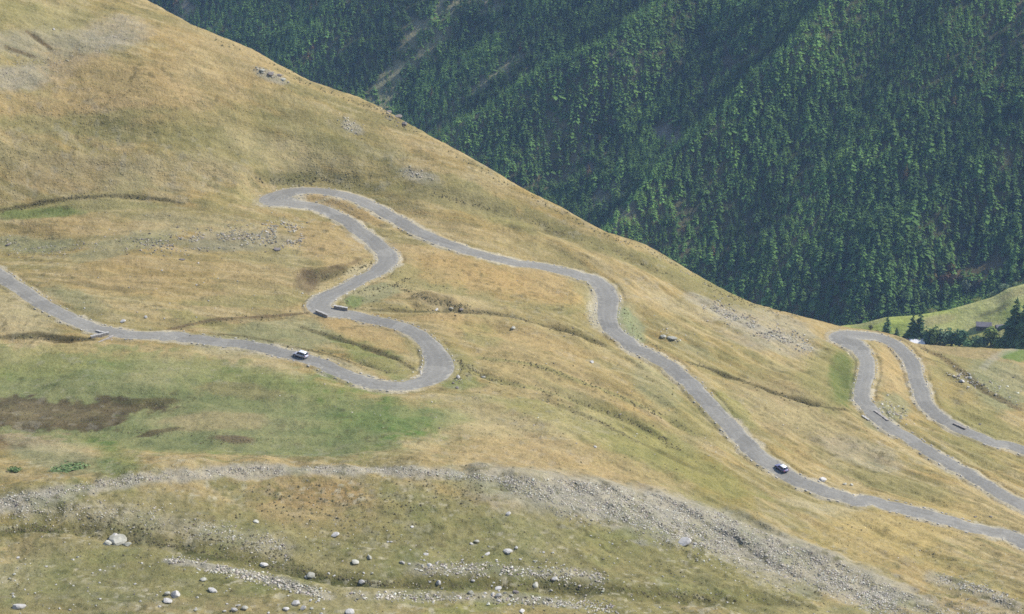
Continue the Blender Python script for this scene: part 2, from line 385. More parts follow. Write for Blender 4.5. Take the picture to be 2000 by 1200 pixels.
for px, hw, wide in ROADS:
    c = hit(curve(px, 10), .5); c = c[~np.isnan(c[:, 0])]
    seg = np.r_[0, np.cumsum(np.hypot(*np.diff(c[:, :2], axis=0).T))]
    s = np.arange(0, seg[-1], .8); c = np.stack([np.interp(s, seg, c[:, k]) for k in range(3)], 1)
    ker = np.exp(-np.linspace(-2, 2, 25)**2); ker /= ker.sum()
    for k, kk in ((0, 5), (1, 5), (2, 41)):
        kr = np.exp(-np.linspace(-2, 2, kk)**2); kr /= kr.sum()
        c[:, k] = np.convolve(np.pad(c[:, k], kk//2, mode='reflect', reflect_type='odd'), kr, 'valid')
    s = np.r_[0, np.cumsum(np.hypot(*np.diff(c[:, :2], axis=0).T))]
    h = np.full(len(c), hw)
    for p, r, add in wide:
        q = hit([p])[0]; h = h+add*np.exp(-(np.hypot(c[:, 0]-q[0], c[:, 1]-q[1])/r)**2)
    h = h+.18*(vnoise(s/9., s*0, 3)-.5)
    tg = np.gradient(c[:, :2], axis=0); tg /= np.hypot(*tg.T)[:, None]; nr = np.stack([-tg[:, 1], tg[:, 0]], 1)
    road_info.append(dict(c=c, h=h, tg=tg, nr=nr, s=s))
    for p_ in c:
        j0 = int((p_[1]-15-gy[0])/DY); j1 = int((p_[1]+15-gy[0])/DY); i0 = int((p_[0]-15-gx[0])/DX); i1 = int((p_[0]+15-gx[0])/DX)
        j0, j1, i0, i1 = max(j0, 0), min(j1, len(gy)), max(i0, 0), min(i1, len(gx))
        if j1 <= j0 or i1 <= i0: continue
        w_ = 1/((gx[None, i0:i1]-p_[0])**2+(gy[j0:j1, None]-p_[1])**2+.5)**3; num_[j0:j1, i0:i1] += w_*p_[2]; den_[j0:j1, i0:i1] += w_
    js, is_, D, T, L = poly_dist(c, 14)
    zz = np.interp(T, s, c[:, 2]); hh = np.interp(T, s, h)
    better = D-hh < rd_all[js, is_]
    rd_all[js, is_] = np.where(better, D-hh, rd_all[js, is_])
    # blend with a softer rule where two legs of a bend lie side by side
    rz_all[js, is_] = np.where(better, zz, rz_all[js, is_])
bl = 1-smooth(.9, 7.5, rd_all)
rz_all = np.where(rd_all < 12, num_/den_, 0)
Z0 = Z.copy()
Z = Z*(1-bl)+(rz_all-.07)*bl
Z += -.35*np.exp(-((rd_all-1.3)/.5)**2)*(rd_all < 9)*smooth(.35, .6, vnoise(GX/7, GY/7, 44))   # shallow side ditch
HZ = sampler(Z); RZ = sampler(rz_all)

def road_mesh(name, ri, label):
    c, h, nr, s = ri['c'], ri['h'], ri['nr'], ri['s']; K = 11
    t = np.linspace(-1, 1, K); el = h+.25*(vnoise(s/1.7, s*0, 5)-.5); er = h+.25*(vnoise(s/1.7, s*0, 9)-.5)
    W = np.where(t[None] < 0, el[:, None], er[:, None])*t[None]
    # keep the inside of tight bends from folding over
    tg = ri['tg']; kap = np.convolve(np.pad((tg[:-1, 0]*tg[1:, 1]-tg[:-1, 1]*tg[1:, 0])/.8, (3, 4), mode='edge'), np.ones(7)/7, 'valid')[:len(c)]
    Rm = .9/np.maximum(np.abs(kap), 1e-4); W = np.where((np.sign(kap)[:, None] == np.sign(W)) & (np.abs(W) > Rm[:, None]), np.sign(W)*Rm[:, None], W)
    X = c[:, 0:1]+nr[:, 0:1]*W; Y = c[:, 1:2]+nr[:, 1:2]*W
    Zr = RZ(X, Y)+.035*(1-t[None]**2)-.10*(np.abs(t[None]) > .99)
    V = np.stack([X, Y, Zr], -1).reshape(-1, 3)
    i = np.arange(len(c)-1)[:, None]*K+np.arange(K-1)[None]; F = np.stack([i, i+K, i+K+1, i+1], -1).reshape(-1, 4)[:, ::-1]
    col = np.repeat(np.abs(t)[None], len(c), 0).reshape(-1)
    return tag(mesh_np(name, V, F, M_ROAD, colors=np.stack([col]*3, 1)), kind='structure', label=label)
road_mesh('road', road_info[0], 'pale grey single road with three bends crossing the pasture')
road_mesh('road', road_info[1], 'pale grey road with one hairpin at the right end of the pasture')

# ------------------------------------------------------------------ ground colours: patches of grass, bog, gravel (plan ellipses and strokes)
STRAW = (.325, .255, .125); ORANGE = (.345, .25, .12); OLIVE = (.215, .20, .085); GREEN = (.10, .165, .048); LIME = (.17, .20, .06)
BROWN = (.115, .082, .05); GREY = (.31, .295, .245); PALE = (.38, .33, .20); DARK = (.065, .06, .03); SAGE = (.20, .21, .12); TAN = (.30, .23, .13)
tint = np.empty(Z.shape+(3,), np.float32)
n1 = smooth(-.35, .35, fbm(GX, GY, 40, 4, 41))[..., None]; n2 = smooth(-.3, .4, fbm(GX*.6, GY*1.1, 18, 4, 47))[..., None]
wpx = fbm(GX, GY, 9, 4, 55); wp2 = fbm(GX, GY, 2.2, 3, 57)
tint[:] = (np.array(STRAW)*(1-n1)+np.array((.275, .215, .09))*n1)*(1-.45*n2)+np.array((.31, .215, .085))*.45*n2
for (dx_, dy_, m_, sd_) in ((.72, -.69, smooth(-30, 40, GX)*(1-smooth(-30, 5, dR)), 1), (.97, -.22, 1-smooth(-30, 40, GX)*(1-smooth(-30, 5, dR)), 2)):
    A_ = GX*dx_+GY*dy_; B_ = -GX*dy_+GY*dx_
    st = fbm(A_/7, B_, 5.5, 4, 120+sd_); st2 = fbm(A_/5, B_, 1.8, 3, 130+sd_)
    a1 = (smooth(.05, .4, st)*.62*m_)[..., None]; tint = tint*(1-a1)+np.array((.20, .185, .085))*a1
    a2 = (smooth(.1, .45, -st)*.55*m_)[..., None]; tint = tint*(1-a2)+np.array((.355, .28, .15))*a2
    a3 = (smooth(.15, .5, st2)*.5*m_)[..., None]; tint = tint*(1-a3)+np.array((.16, .145, .07))*a3
    a4 = (smooth(.2, .55, -st2)*.45*m_)[..., None]; tint = tint*(1-a4)+np.array((.40, .34, .20))*a4
def ellipse(u, v, ru, rv, rot, col, a=1., soft=.28):
    a = min(1., a*1.25)
    ca, sa = math.cos(R(rot)), math.sin(R(rot)); q = hit([(u, v), (u+4*ca, v+4*sa), (u-4*sa, v+4*ca)], .5)
    if np.isnan(q).any(): return
    e1 = (q[1]-q[0])[:2]*ru/4; e2 = (q[2]-q[0])[:2]*rv/4
    Mi = np.linalg.inv(np.stack([e1, e2], 1)); rad = (np.abs(e1)+np.abs(e2))*(1.5+soft)
    j0, j1 = [int(np.clip((q[0, 1]+s_*rad[1]-gy[0])/DY, 0, len(gy))) for s_ in (-1, 1)]
    i0, i1 = [int(np.clip((q[0, 0]+s_*rad[0]-gx[0])/DX, 0, len(gx))) for s_ in (-1, 1)]
    if j1 <= j0 or i1 <= i0: return
    S_ = (slice(j0, j1), slice(i0, i1)); X = GX[S_]-q[0, 0]; Y = GY[S_]-q[0, 1]
    d = np.hypot(Mi[0, 0]*X+Mi[0, 1]*Y, Mi[1, 0]*X+Mi[1, 1]*Y)+wpx[S_]*.28+wp2[S_]*.14
    w_ = ((1-smooth(1-soft, 1+soft, d))*a)[..., None]; tint[S_] = tint[S_]*(1-w_)+np.array(col)*w_
def stroke(px, wd, col, a=1., soft=.5, rag=.6):
    rag = .25 if wd < 1.5 else rag
    c = hit(curve(px, 5)); c = c[~np.isnan(c[:, 0])]
    if len(c) < 2: return
    js, is_, D, T, L = poly_dist(c, wd*2.2+1); d = D/wd+wpx[js, is_]*rag*.5+wp2[js, is_]*rag*.5
    w_ = ((1-smooth(1-soft, 1+soft, d))*a)[..., None]; tint[js, is_] = tint[js, is_]*(1-w_)+np.array(col)*w_
for e in [
 # upper left hill
 (120,120,170,80,5,OLIVE,.35),(90,90,160,45,-10,(.27,.25,.19),.5),(230,60,60,40,0,(.28,.26,.21),.4),(30,150,120,30,0,(.29,.27,.22),.5),(60,30,160,30,10,OLIVE,.5),
 (420,110,140,70,30,ORANGE,.4),(250,170,160,45,0,ORANGE,.5),(60,215,150,30,5,ORANGE,.4),(380,225,120,25,5,ORANGE,.3),(130,245,200,20,3,OLIVE,.55),
 (430,260,160,50,10,OLIVE,.45),(600,230,120,50,30,OLIVE,.25),(560,300,120,30,10,PALE,.25),(240,355,50,26,30,OLIVE,.55),(140,340,120,40,0,TAN,.35),
 (350,340,120,40,5,PALE,.25),(700,300,120,60,30,OLIVE,.3),(900,390,140,40,28,OLIVE,.4),(980,420,90,18,27,OLIVE,.65),(1100,455,130,14,27,OLIVE,.6),
 (1280,520,140,20,25,OLIVE,.55),(1420,580,80,14,20,OLIVE,.5),(820,345,40,16,20,GREY,.5),(690,250,26,12,30,GREY,.45),(530,147,34,14,25,GREY,.5),
 (560,353,60,11,0,(.13,.13,.06),.6),(150,405,180,14,-3,OLIVE,.7),(60,418,90,10,-3,GREEN,.5),(450,385,60,22,-10,OLIVE,.35),
 # plateau left
 (150,450,200,22,-2,ORANGE,.3),(70,480,90,18,10,SAGE,.55),(250,475,120,16,-8,SAGE,.5),(460,468,130,22,-4,(.23,.22,.16),.5),(400,440,160,20,0,PALE,.3),
 (640,470,70,40,20,ORANGE,.5),(350,540,240,40,0,ORANGE,.28),(480,590,120,14,-3,OLIVE,.5),(150,580,60,25,30,SAGE,.5),(180,557,80,8,10,DARK,.35),
 (30,610,80,40,25,PALE,.4),(630,535,60,22,-15,DARK,.6),(660,520,60,10,-15,BROWN,.4),(700,528,30,8,-25,PALE,.7),(600,556,24,8,20,BROWN,.7),
 (470,645,150,16,0,OLIVE,.6),(560,655,180,22,8,SAGE,.5),(720,690,80,26,25,GREEN,.4),(770,715,60,14,20,OLIVE,.6),(690,640,90,16,10,ORANGE,.6),
 (620,388,60,14,5,ORANGE,.85),(680,405,80,14,30,ORANGE,.6),(860,510,130,32,12,ORANGE,.5),(1060,560,110,28,8,ORANGE,.65),(820,545,60,24,0,OLIVE,.5),
 (720,575,70,24,-10,SAGE,.65),(690,590,20,12,0,GREEN,.6),(880,590,90,16,3,BROWN,.35),(870,560,40,14,0,OLIVE,.5),(960,645,70,22,10,OLIVE,.75),(940,650,35,12,15,GREEN,.5),
 (870,620,90,8,0,ORANGE,.5),(1020,590,100,14,10,OLIVE,.35),(1170,600,26,46,0,PALE,.65),(1130,575,30,30,0,OLIVE,.4),(1225,630,24,50,-25,SAGE,.75),
 # bog and green hollow
 (330,740,330,50,5,LIME,.65),(160,700,170,26,0,LIME,.4),(380,800,380,60,3,GREEN,.75),(700,820,150,50,8,GREEN,.9),(620,880,150,22,0,GREEN,.6),(560,770,150,40,10,(.12,.165,.05),.6),
 (120,812,170,36,-4,BROWN,.8),(90,800,180,26,-4,BROWN,.5),(290,788,60,8,-10,DARK,.7),(400,828,110,26,0,TAN,.65),(455,858,42,9,0,BROWN,.95),(310,843,55,6,-8,DARK,.8),
 (480,765,90,14,5,(.18,.16,.08),.5),(150,905,130,26,0,SAGE,.6),(230,912,50,14,0,GREEN,.45),(60,850,110,16,10,PALE,.4),(270,685,130,16,4,STRAW,.5),(480,700,120,20,12,PALE,.35),
 (900,800,110,30,8,(.25,.22,.1),.6),(1000,830,130,24,8,TAN,.3),(1080,905,140,20,5,ORANGE,.3),(940,775,120,12,2,PALE,.3),
 # right slope
 (1030,690,120,40,15,STRAW,.5),(880,720,60,40,40,OLIVE,.6),(900,750,50,12,0,GREEN,.35),(1200,770,140,30,25,ORANGE,.2),(1180,800,160,20,25,OLIVE,.5),
 (1290,900,150,36,25,OLIVE,.6),(1380,930,90,26,20,(.23,.185,.06),.6),(1350,830,50,40,40,OLIVE,.4),(1280,750,60,24,35,SAGE,.4),(1330,600,120,30,20,PALE,.3),
 (1250,590,60,30,20,ORANGE,.3),(1500,640,110,24,20,GREY,.35),(1620,735,55,60,0,OLIVE,.6),(1645,745,30,54,0,(.105,.135,.045),.75),(1480,720,140,30,20,OLIVE,.3),(1350,680,60,16,25,SAGE,.4),
 (1520,780,90,24,15,TAN,.3),(1560,830,120,40,20,TAN,.35),(1440,800,60,20,50,LIME,.35),(1680,890,90,24,15,GREY,.25),(1750,740,24,80,-12,ORANGE,.5),(1740,800,40,26,10,SAGE,.6),
 (1760,950,120,24,12,OLIVE,.35),(1830,720,60,40,20,ORANGE,.3),(1880,760,90,40,30,OLIVE,.55),(1950,750,60,60,20,SAGE,.6),(1900,690,110,10,2,TAN,.5),(1990,694,40,14,0,GREEN,.95),(1850,780,70,30,30,(.27,.20,.08),.4),
 (1920,830,100,16,15,OLIVE,.6),(1940,900,80,20,10,OLIVE,.3),(1640,1000,120,12,4,PALE,.5),(1700,1050,200,40,18,(.36,.275,.11),.5),(1850,1110,160,30,15,(.34,.265,.11),.5),
 # foreground
 (250,990,280,40,0,OLIVE,.55),(300,1130,420,90,0,(.20,.185,.085),.75),(1000,1080,500,100,5,(.20,.19,.085),.65),(620,985,140,46,0,ORANGE,.4),(640,970,90,26,0,(.30,.19,.08),.3),(860,1000,130,60,0,OLIVE,.6),(920,970,90,18,5,(.26,.17,.06),.4),
 (1150,1060,260,60,5,OLIVE,.7),(1400,1130,260,40,8,OLIVE,.65),(450,1060,160,30,5,OLIVE,.3),(230,1120,300,70,0,OLIVE,.8),(120,1150,200,60,0,SAGE,.35),(30,1080,50,18,-20,ORANGE,.6),
 (700,1060,160,40,0,OLIVE,.35),(900,1190,300,16,0,LIME,.4),(420,1180,150,26,0,TAN,.35),(1200,1110,120,16,10,ORANGE,.25),(1640,1170,60,14,0,ORANGE,.4),(1150,1185,300,18,3,OLIVE,.6),
 (1000,1060,300,40,0,LIME,.25),(500,1130,150,20,8,LIME,.3)]:
    ellipse(*e)
def polygon(px, col, a, wid=2.5, rag=1.):
    q = hit(px); 
    if np.isnan(q).any(): q = q[~np.isnan(q[:, 0])]
    q = np.vstack([q, q[:1]]); js, is_, D, T, L = poly_dist(q, wid*3+4)
    X = GX[js, is_]; Y = GY[js, is_]; ins = np.zeros(X.shape, bool)
    for (x0, y0, _), (x1, y1, _) in zip(q[:-1], q[1:]):
        ins ^= ((y0 > Y) != (y1 > Y)) & (X < (x1-x0)*(Y-y0)/(y1-y0+1e-12)+x0)
    sg = np.where(D > 1e8, 99., D)*np.where(ins, 1, -1)+(wpx[js, is_]*1.6+wp2[js, is_]*1.3)*rag*wid*.7
    w_ = (smooth(-wid, wid, sg)*a)[..., None]; tint[js, is_] = tint[js, is_]*(1-w_)+np.array(col)*w_
HOLL = [(-40,682),(150,690),(330,688),(480,716),(560,742),(640,768),(740,790),(860,796),(872,815),(800,845),(760,875),(680,893),(560,893),(400,885),(250,875),(130,862),(-40,845)]
polygon(HOLL, (.19,.205,.085), .8, 4, 1.6); polygon([(-40,730),(200,725),(450,760),(600,790),(760,792),(860,802),(866,815),(795,842),(750,870),(680,888),(560,888),(400,880),(250,868),(130,855),(-40,838)], (.148,.172,.078), .8, 3, 1.6)
polygon([(560,800),(700,796),(860,806),(790,838),(700,860),(600,850)], (.122,.165,.062), .55, 2.5, 1.6)
polygon([(-40,778),(100,776),(230,782),(330,785),(345,797),(270,808),(215,840),(120,838),(-40,828)], (.068,.054,.034), .92, 1.8, 1.8)
ellipse(410, 822, 105, 22, 0, TAN, .4); ellipse(455, 858, 44, 8, 0, (.09,.07,.045), .95); ellipse(310, 843, 55, 5, -8, DARK, .8); ellipse(295, 788, 62, 7, -8, DARK, .7); ellipse(480, 765, 90, 14, 5, (.18,.16,.08), .5)
polygon([(-60,1000),(150,1010),(350,1035),(600,1060),(800,1010),(980,960),(1100,1000),(1300,1070),(1500,1140),(1650,1215),(-60,1215)], (.185,.175,.08), .55, 8)
polygon([(960,932),(1120,940),(1260,960),(1400,1002),(1540,1062),(1680,1117),(1790,1167),(1700,1205),(1560,1145),(1430,1095),(1300,1048),(1150,1003),(1000,965)], (.33,.315,.27), .6, 5, 1.6)
polygon([(930,772),(1050,782),(1150,800),(1260,830),(1340,870),(1420,920),(1500,972),(1440,975),(1330,938),(1220,890),(1120,850),(1020,815)], (.195,.195,.07), .65, 3)
polygon([(815,500),(900,505),(1000,525),(1100,540),(1130,560),(1140,590),(1060,600),(950,575),(870,560),(810,545)], (.35,.24,.10), .55, 3)
polygon([(640,622),(700,640),(770,660),(795,692),(740,690),(660,660)], (.36,.25,.11), .65, 2)
polygon([(810,620),(930,614),(1000,632),(1100,662),(1180,700),(1100,694),(980,662),(880,650)], (.35,.25,.115), .5, 2)
polygon([(780,893),(880,862),(1000,852),(1150,868),(1250,905),(1350,950),(1200,948),(1000,928),(850,915)], (.35,.26,.13), .5, 3)
polygon([(880,800),(1000,800),(1120,835),(1190,862),(1050,850),(900,855),(800,880)], (.35,.30,.165), .5, 3)
polygon([(1150,560),(1172,575),(1172,640),(1160,640),(1148,605)], (.42,.38,.27), .8, 1)
polygon([(1208,585),(1235,620),(1262,668),(1240,672),(1212,640),(1203,610)], (.23,.26,.14), .75, 1.5)
polygon([(1390,735),(1480,765),(1600,805),(1650,850),(1560,850),(1460,800)], (.33,.29,.15), .5, 3)
for s_ in [
 ([(0,990),(150,958),(300,934),(450,922),(600,918),(760,920),(880,926)], 2.6, (.34,.32,.27), .8), ([(0,985),(120,990),(250,1010),(400,1035),(540,1072)], 4, GREY, .4),
 ([(980,940),(1150,955),(1300,990),(1450,1040),(1600,1100),(1700,1150)], 9, GREY, .7), ([(1150,990),(1330,1030),(1480,1090)], 7, GREY, .45),([(1550,1100),(1700,1160),(1850,1190),(2000,1215)], 6, GREY, .3),([(1830,1130),(1900,1150),(1970,1175)], 3, GREY, .6),
 ([(330,1095),(430,1110),(520,1130),(640,1165)], 1.6, GREY, .9), ([(820,1112),(950,1112),(1080,1122),(1160,1130)], 2.6, GREY, .5), ([(690,1162),(820,1165),(1000,1168),(1120,1183)], 1.8, GREY, .55),
 ([(0,1040),(100,1034),(200,1040),(320,1062),(450,1088),(560,1112),(650,1135),(800,1142),(950,1142),(1100,1146),(1250,1160),(1400,1168),(1560,1175)], 2.4, (.125,.12,.045), .75), ([(0,1040),(60,1034),(115,1040)], 1.4, (.06,.075,.025), .8), ([(290,1062),(400,1086),(520,1103),(600,1128),(680,1142)], 1.6, (.075,.085,.03), .75), ([(700,1142),(800,1146),(950,1144),(1100,1148),(1250,1162)], 1.3, (.075,.08,.03), .6),
 ([(0,412),(60,400),(130,388),(220,383),(300,388),(360,398)], .45, DARK, .8), ([(-20,662),(30,657),(75,653),(110,660),(150,661),(182,664)], .9, DARK, .85), ([(330,644),(400,628),(440,623),(520,618),(600,612)], .7, BROWN, .8),
 ([(430,653),(500,660),(560,676),(640,692),(700,712),(760,728)], .7, DARK, .7), ([(590,640),(660,662),(720,682),(780,706),(808,722)], 1., DARK, .7),
 ([(730,606),(850,610),(930,610),(1000,620),(1100,648),(1180,674)], 1., DARK, .6), ([(1345,708),(1400,726),(1500,764),(1580,790),(1660,803)], .8, DARK, .75),
 ([(900,715),(960,742),(1060,764),(1150,794),(1250,834)], 1.4, OLIVE, .8), ([(940,700),(1040,712),(1130,744),(1250,792),(1360,850)], 1.3, OLIVE, .8), ([(1060,780),(1160,820),(1260,870),(1380,925)], 1.2, DARK, .4),
 ([(52,62),(85,85),(100,95)], .55, BROWN, .95), ([(10,92),(40,102),(70,112)], .4, (.16,.12,.07), .8),([(1800,680),(1850,705),(1920,760),(1990,800)], 1.3, BROWN, .6),
 ([(1920,720),(1940,700),(1975,684),(2010,680)], 1.3, GREY, .4), ([(620,395),(650,385)], .5, PALE, .6), ([(540,672),(600,690),(660,706),(720,734)], 1.2, PALE, .8),
 ([(1370,590),(1430,620),(1500,650),(1570,675)], 5, GREY, .6), ([(1810,700),(1850,715),(1900,750)], .8, DARK, .5),([(1585,940),(1640,960),(1690,968)],.9,PALE,.5),
 ([(830,376),(930,402),(1020,430),(1090,452),(1200,496),(1320,545),(1430,592)], 5, (.19,.17,.08), .75), ([(1000,440),(1090,460)], 2, DARK, .4), ([(200,262),(320,262),(430,268)], 3, OLIVE, .5), ([(640,240),(720,290),(800,325)], 1.2, PALE, .3), ([(700,820),(800,830),(880,815)], 6, GREEN, .5)]:
    stroke(*s_)
# small bare stones and soil showing through, verges along the roads
spk = smooth(.45, .8, fbm(GX, GY, 2.4, 2, 67))*smooth(.0, .5, fbm(GX, GY, 33, 2, 68))*.25
tint = tint*(1-spk[..., None])+np.array(GREY)*spk[..., None]
dk = smooth(.55, .9, fbm(GX, GY, 1.9, 2, 73))*.5*smooth(-.2, .5, fbm(GX, GY, 25, 2, 74))
tint = tint*(1-dk[..., None])+np.array(DARK)*dk[..., None]
vg = (1-smooth(.5, 1.5, rd_all+wp2*.8+wpx*.4))*.9*(.25+.75*smooth(.3, .6, vnoise(GX/9, GY/9, 93)))
tint = tint*(1-vg[..., None])+np.array((.42, .38, .29))*vg[..., None]
fg = (1-smooth(455, 500, GY))
a1 = (smooth(.3, .75, fbm(GX, GY, 1.7, 2, 141))*.75*fg*smooth(-.5, .3, fbm(GX, GY, 12, 2, 142)))[..., None]; tint = tint*(1-a1)+np.array((.095, .095, .04))*a1
a2 = (smooth(.4, .8, fbm(GX, GY, 1.4, 2, 143))*.7*fg*smooth(-.4, .3, fbm(GX, GY, 10, 2, 144)))[..., None]; tint = tint*(1-a2)+np.array((.40, .37, .27))*a2
a3 = (smooth(.1, .6, fbm(GX, GY, 8, 3, 145))*.35*fg)[..., None]; tint = tint*(1-a3)+np.array((.15, .175, .065))*a3
tint = tint*np.array((1.01, .985, .92))*(1-.10*fg[..., None])
tint = np.clip(tint, .02, 1).astype(np.float32)
TINT = [sampler(tint[..., k]) for k in range(3)]
def ground_col(x, y): return np.stack([t(x, y) for t in TINT], -1)

# fine mesh, cut to a wedge a little wider than the view
keep = (np.abs(GX) < .275*GY+42) & (dR < 45)
idx = np.full(Z.shape, -1, np.int64); 
q = keep[:-1, :-1] & keep[1:, :-1] & keep[:-1, 1:] & keep[1:, 1:]
used = np.zeros(Z.shape, bool); used[:-1, :-1] |= q; used[1:, :-1] |= q; used[:-1, 1:] |= q; used[1:, 1:] |= q
idx[used] = np.arange(used.sum()); jj, ii = np.nonzero(q)
F = np.stack([idx[jj, ii], idx[jj, ii+1], idx[jj+1, ii+1], idx[jj+1, ii]], 1)
o = mesh_np('hill', np.stack([GX[used], GY[used], Z[used]], 1), F, M_GROUND, colors=tint[used])
tag(o, kind='structure', label='dry grassy pasture hill crossed by the road')
# the same hillside farther out, coarse and sunk a little below the fine sheet
ax = np.arange(-1500, 1500, 10.); ay = np.arange(60, 1250, 10.); AX, AY = np.meshgrid(ax, ay)
AZ = H0(np.clip(AX, -330, 330), np.clip(AY, 330, 870))
AZ = np.where(AY < 330, AZ+(330-AY)*.55, AZ)-4; AZ = AZ-np.maximum(AY-870, 0)*1.0; AZ = AZ+np.where(AX < -330, (-330-AX)*.25, 0)-np.where(AX > 330, (AX-330)*.2, 0)
nyx = AX.shape; i = (np.arange(nyx[0]-1)[:, None]*nyx[1]+np.arange(nyx[1]-1)[None])
F = np.stack([i, i+1, i+nyx[1]+1, i+nyx[1]], -1).reshape(-1, 4)
AZ = np.maximum(AZ, -905)
o = mesh_np('terrain', np.stack([AX, AY, AZ], -1).reshape(-1, 3), F, M_GROUND, colors=np.tile((.26, .22, .10), (AX.size, 1)))
tag(o, kind='structure', label='grassy hillside around the pasture')

# ------------------------------------------------------------------ valley meadow spur
ME = np.array([(1200,690),(1480,660),(1640,637),(1680,633),(1730,620),(1790,616),(1850,606),(1900,592),(1940,580),(1970,563),(2000,555),(2100,520),(2300,470),(2700,420)], float)
md = rays(ME); mY = np.full(len(ME), 1450.); mP = md/md[:, 1:2]*mY[:, None]
def HM(x, y):
    zr = np.interp(x, mP[:, 0], mP[:, 2]); d = 1450-y
    f = np.where(d > 0, -.20*d-.00012*d*d, -(-d)*.62)
    return zr+f+(fbm(x, y, 60, 3, 81)*1.2+fbm(x, y, 18, 2, 83)*.4)*smooth(0, 15, np.abs(d))
bx = np.arange(-60, 640, 2.5); by = np.arange(1150, 1640, 2.5); BX, BY = np.meshgrid(bx, by); BZ = HM(BX, BY)
bt = np.empty(BX.shape+(3,)); a_ = smooth(-.3, .4, fbm(BX, BY, 35, 3, 85))[..., None]
bt[:] = np.array((.33, .37, .085))*(1-a_)+np.array((.41, .40, .15))*a_
def hitM(px): return raycast(px, HM, 1160, 1630, 1.)
for (u, v, ru, rv, col, aa) in [(1760,640,40,10,(.17,.22,.05),.7),(1830,625,40,8,(.30,.25,.12),.6),(1940,615,30,12,(.18,.22,.05),.5),(1975,575,30,8,(.30,.24,.12),.5),(1960,600,16,5,(.12,.12,.05),.8),(1930,612,24,3,(.12,.12,.05),.8),(1900,660,60,10,(.19,.22,.05),.6),(1700,632,40,5,(.26,.24,.12),.6)]:
    qq = hitM([(u, v), (u+3, v), (u, v+3)])
    if np.isnan(qq).any(): continue
    ex = abs(qq[1, 0]-qq[0, 0])*ru/3; ey = abs(qq[2, 1]-qq[0, 1])*rv/3+1
    d = np.hypot((BX-qq[0, 0])/ex, (BY-qq[0, 1])/ey)+fbm(BX, BY, 14, 2, 87)*.25
    w_ = ((1-smooth(.6, 1.3, d))*aa)[..., None]; bt = bt*(1-w_)+np.array(col)*w_
i = (np.arange(len(by)-1)[:, None]*len(bx)+np.arange(len(bx)-1)[None]); F = np.stack([i, i+1, i+len(bx)+1, i+len(bx)], -1).reshape(-1, 4)
o = mesh_np('meadow', np.stack([BX, BY, BZ], -1).reshape(-1, 3), F, M_FAR, colors=bt.reshape(-1, 3))
tag(o, kind='structure', label='bright green valley meadow below the forest')

# ------------------------------------------------------------------ forested mountain
AZM = R(36); GR = .70; gxv, gyv = math.sin(AZM), math.cos(AZM)
def base_m(x, y): return -811+GR*((x-250)*gxv+(y-1900)*gyv)
def plane_hit(px, dz=0):
    d = rays(px); t = (-811+dz-GR*(250*gxv+1900*gyv))/(d[:, 2]-GR*(d[:, 0]*gxv+d[:, 1]*gyv)); return d*t[:, None]
# spurs (positive) and gullies (negative) traced down the slope
SPURS = [([(1700,-130),(1560,60),(1480,130),(1400,215),(1310,290),(1245,370),(1180,460)], 30, 75), ([(1330,-120),(1180,40),(1040,110),(960,170),(880,225),(800,290)], 26, 60),
 ([(1480,-100),(1380,60),(1330,190),(1240,290),(1160,350),(1080,420)], -30, 60), ([(1080,-80),(940,60),(850,130),(780,200)], -18, 40),
 ([(960,-80),(890,30),(820,90),(760,150),(720,200)], -12, 30), ([(700,-60),(600,60),(540,120)], 14, 60), ([(1000,-80),(880,-10),(800,60),(740,110),(690,170)], 12, 45),
 ([(1900,-60),(1780,160),(1650,330),(1500,500)], 14, 70), ([(2150,60),(2000,220),(1880,330),(1760,450),(1700,520)], 20, 60), ([(2150,260),(2050,380),(1960,480),(1880,560)], -22, 55),
 ([(1760,-80),(1640,180),(1500,330),(1400,440)], -10, 50), ([(1300,60),(1200,140),(1100,230),(1000,310)], 12, 40), ([(1250,20),(1120,130),(1020,210),(930,290)], -10, 30)]
SPW = []
def spur_light(x, y):  # sunlit and shaded spur flanks and gullies, put into the tree colour
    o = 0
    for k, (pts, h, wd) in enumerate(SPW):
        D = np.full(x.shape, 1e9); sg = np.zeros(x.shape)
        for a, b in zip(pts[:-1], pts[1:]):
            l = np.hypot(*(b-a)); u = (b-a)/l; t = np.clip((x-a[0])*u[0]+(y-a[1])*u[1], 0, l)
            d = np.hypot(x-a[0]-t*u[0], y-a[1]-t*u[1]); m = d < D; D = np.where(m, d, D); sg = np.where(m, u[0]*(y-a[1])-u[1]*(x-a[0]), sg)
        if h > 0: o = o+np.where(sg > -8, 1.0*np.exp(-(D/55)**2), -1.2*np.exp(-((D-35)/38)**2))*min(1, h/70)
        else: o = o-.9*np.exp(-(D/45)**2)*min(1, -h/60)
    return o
for px, h, wd in SPURS: h = h*(2.7 if abs(h) > 20 else 1.8); SPW.append((plane_hit(curve(px, 3), h*.8)[:, :2], h, wd))
def HF(x, y):
    x, y = np.broadcast_arrays(np.asarray(x, float), np.asarray(y, float)); z = base_m(x, y)
    for pts, h, wd in SPW:
        D = np.full(x.shape, 1e9); sg = np.zeros(x.shape)
        for a, b in zip(pts[:-1], pts[1:]):
            l = np.hypot(*(b-a)); u = (b-a)/l; t = np.clip((x-a[0])*u[0]+(y-a[1])*u[1], 0, l)
            d = np.hypot(x-a[0]-t*u[0], y-a[1]-t*u[1]); m = d < D; D = np.where(m, d, D); sg = np.where(m, u[0]*(y-a[1])-u[1]*(x-a[0]), sg)
        ww = np.where(sg > 0, wd*1.35, wd*(.5 if h > 0 else 1.))      # the shaded flank of a spur is the steeper one
        z = z+h*np.exp(-np.sqrt((D/ww)**2+.03)*1.3)
    return z+fbm(x, y, 130, 4, 91)*9+fbm(x, y, 34, 2, 95)*2.5
mx = np.arange(-1400, 1300, 9.); my = np.arange(1500, 3300, 9.); MX, MY = np.meshgrid(mx, my)
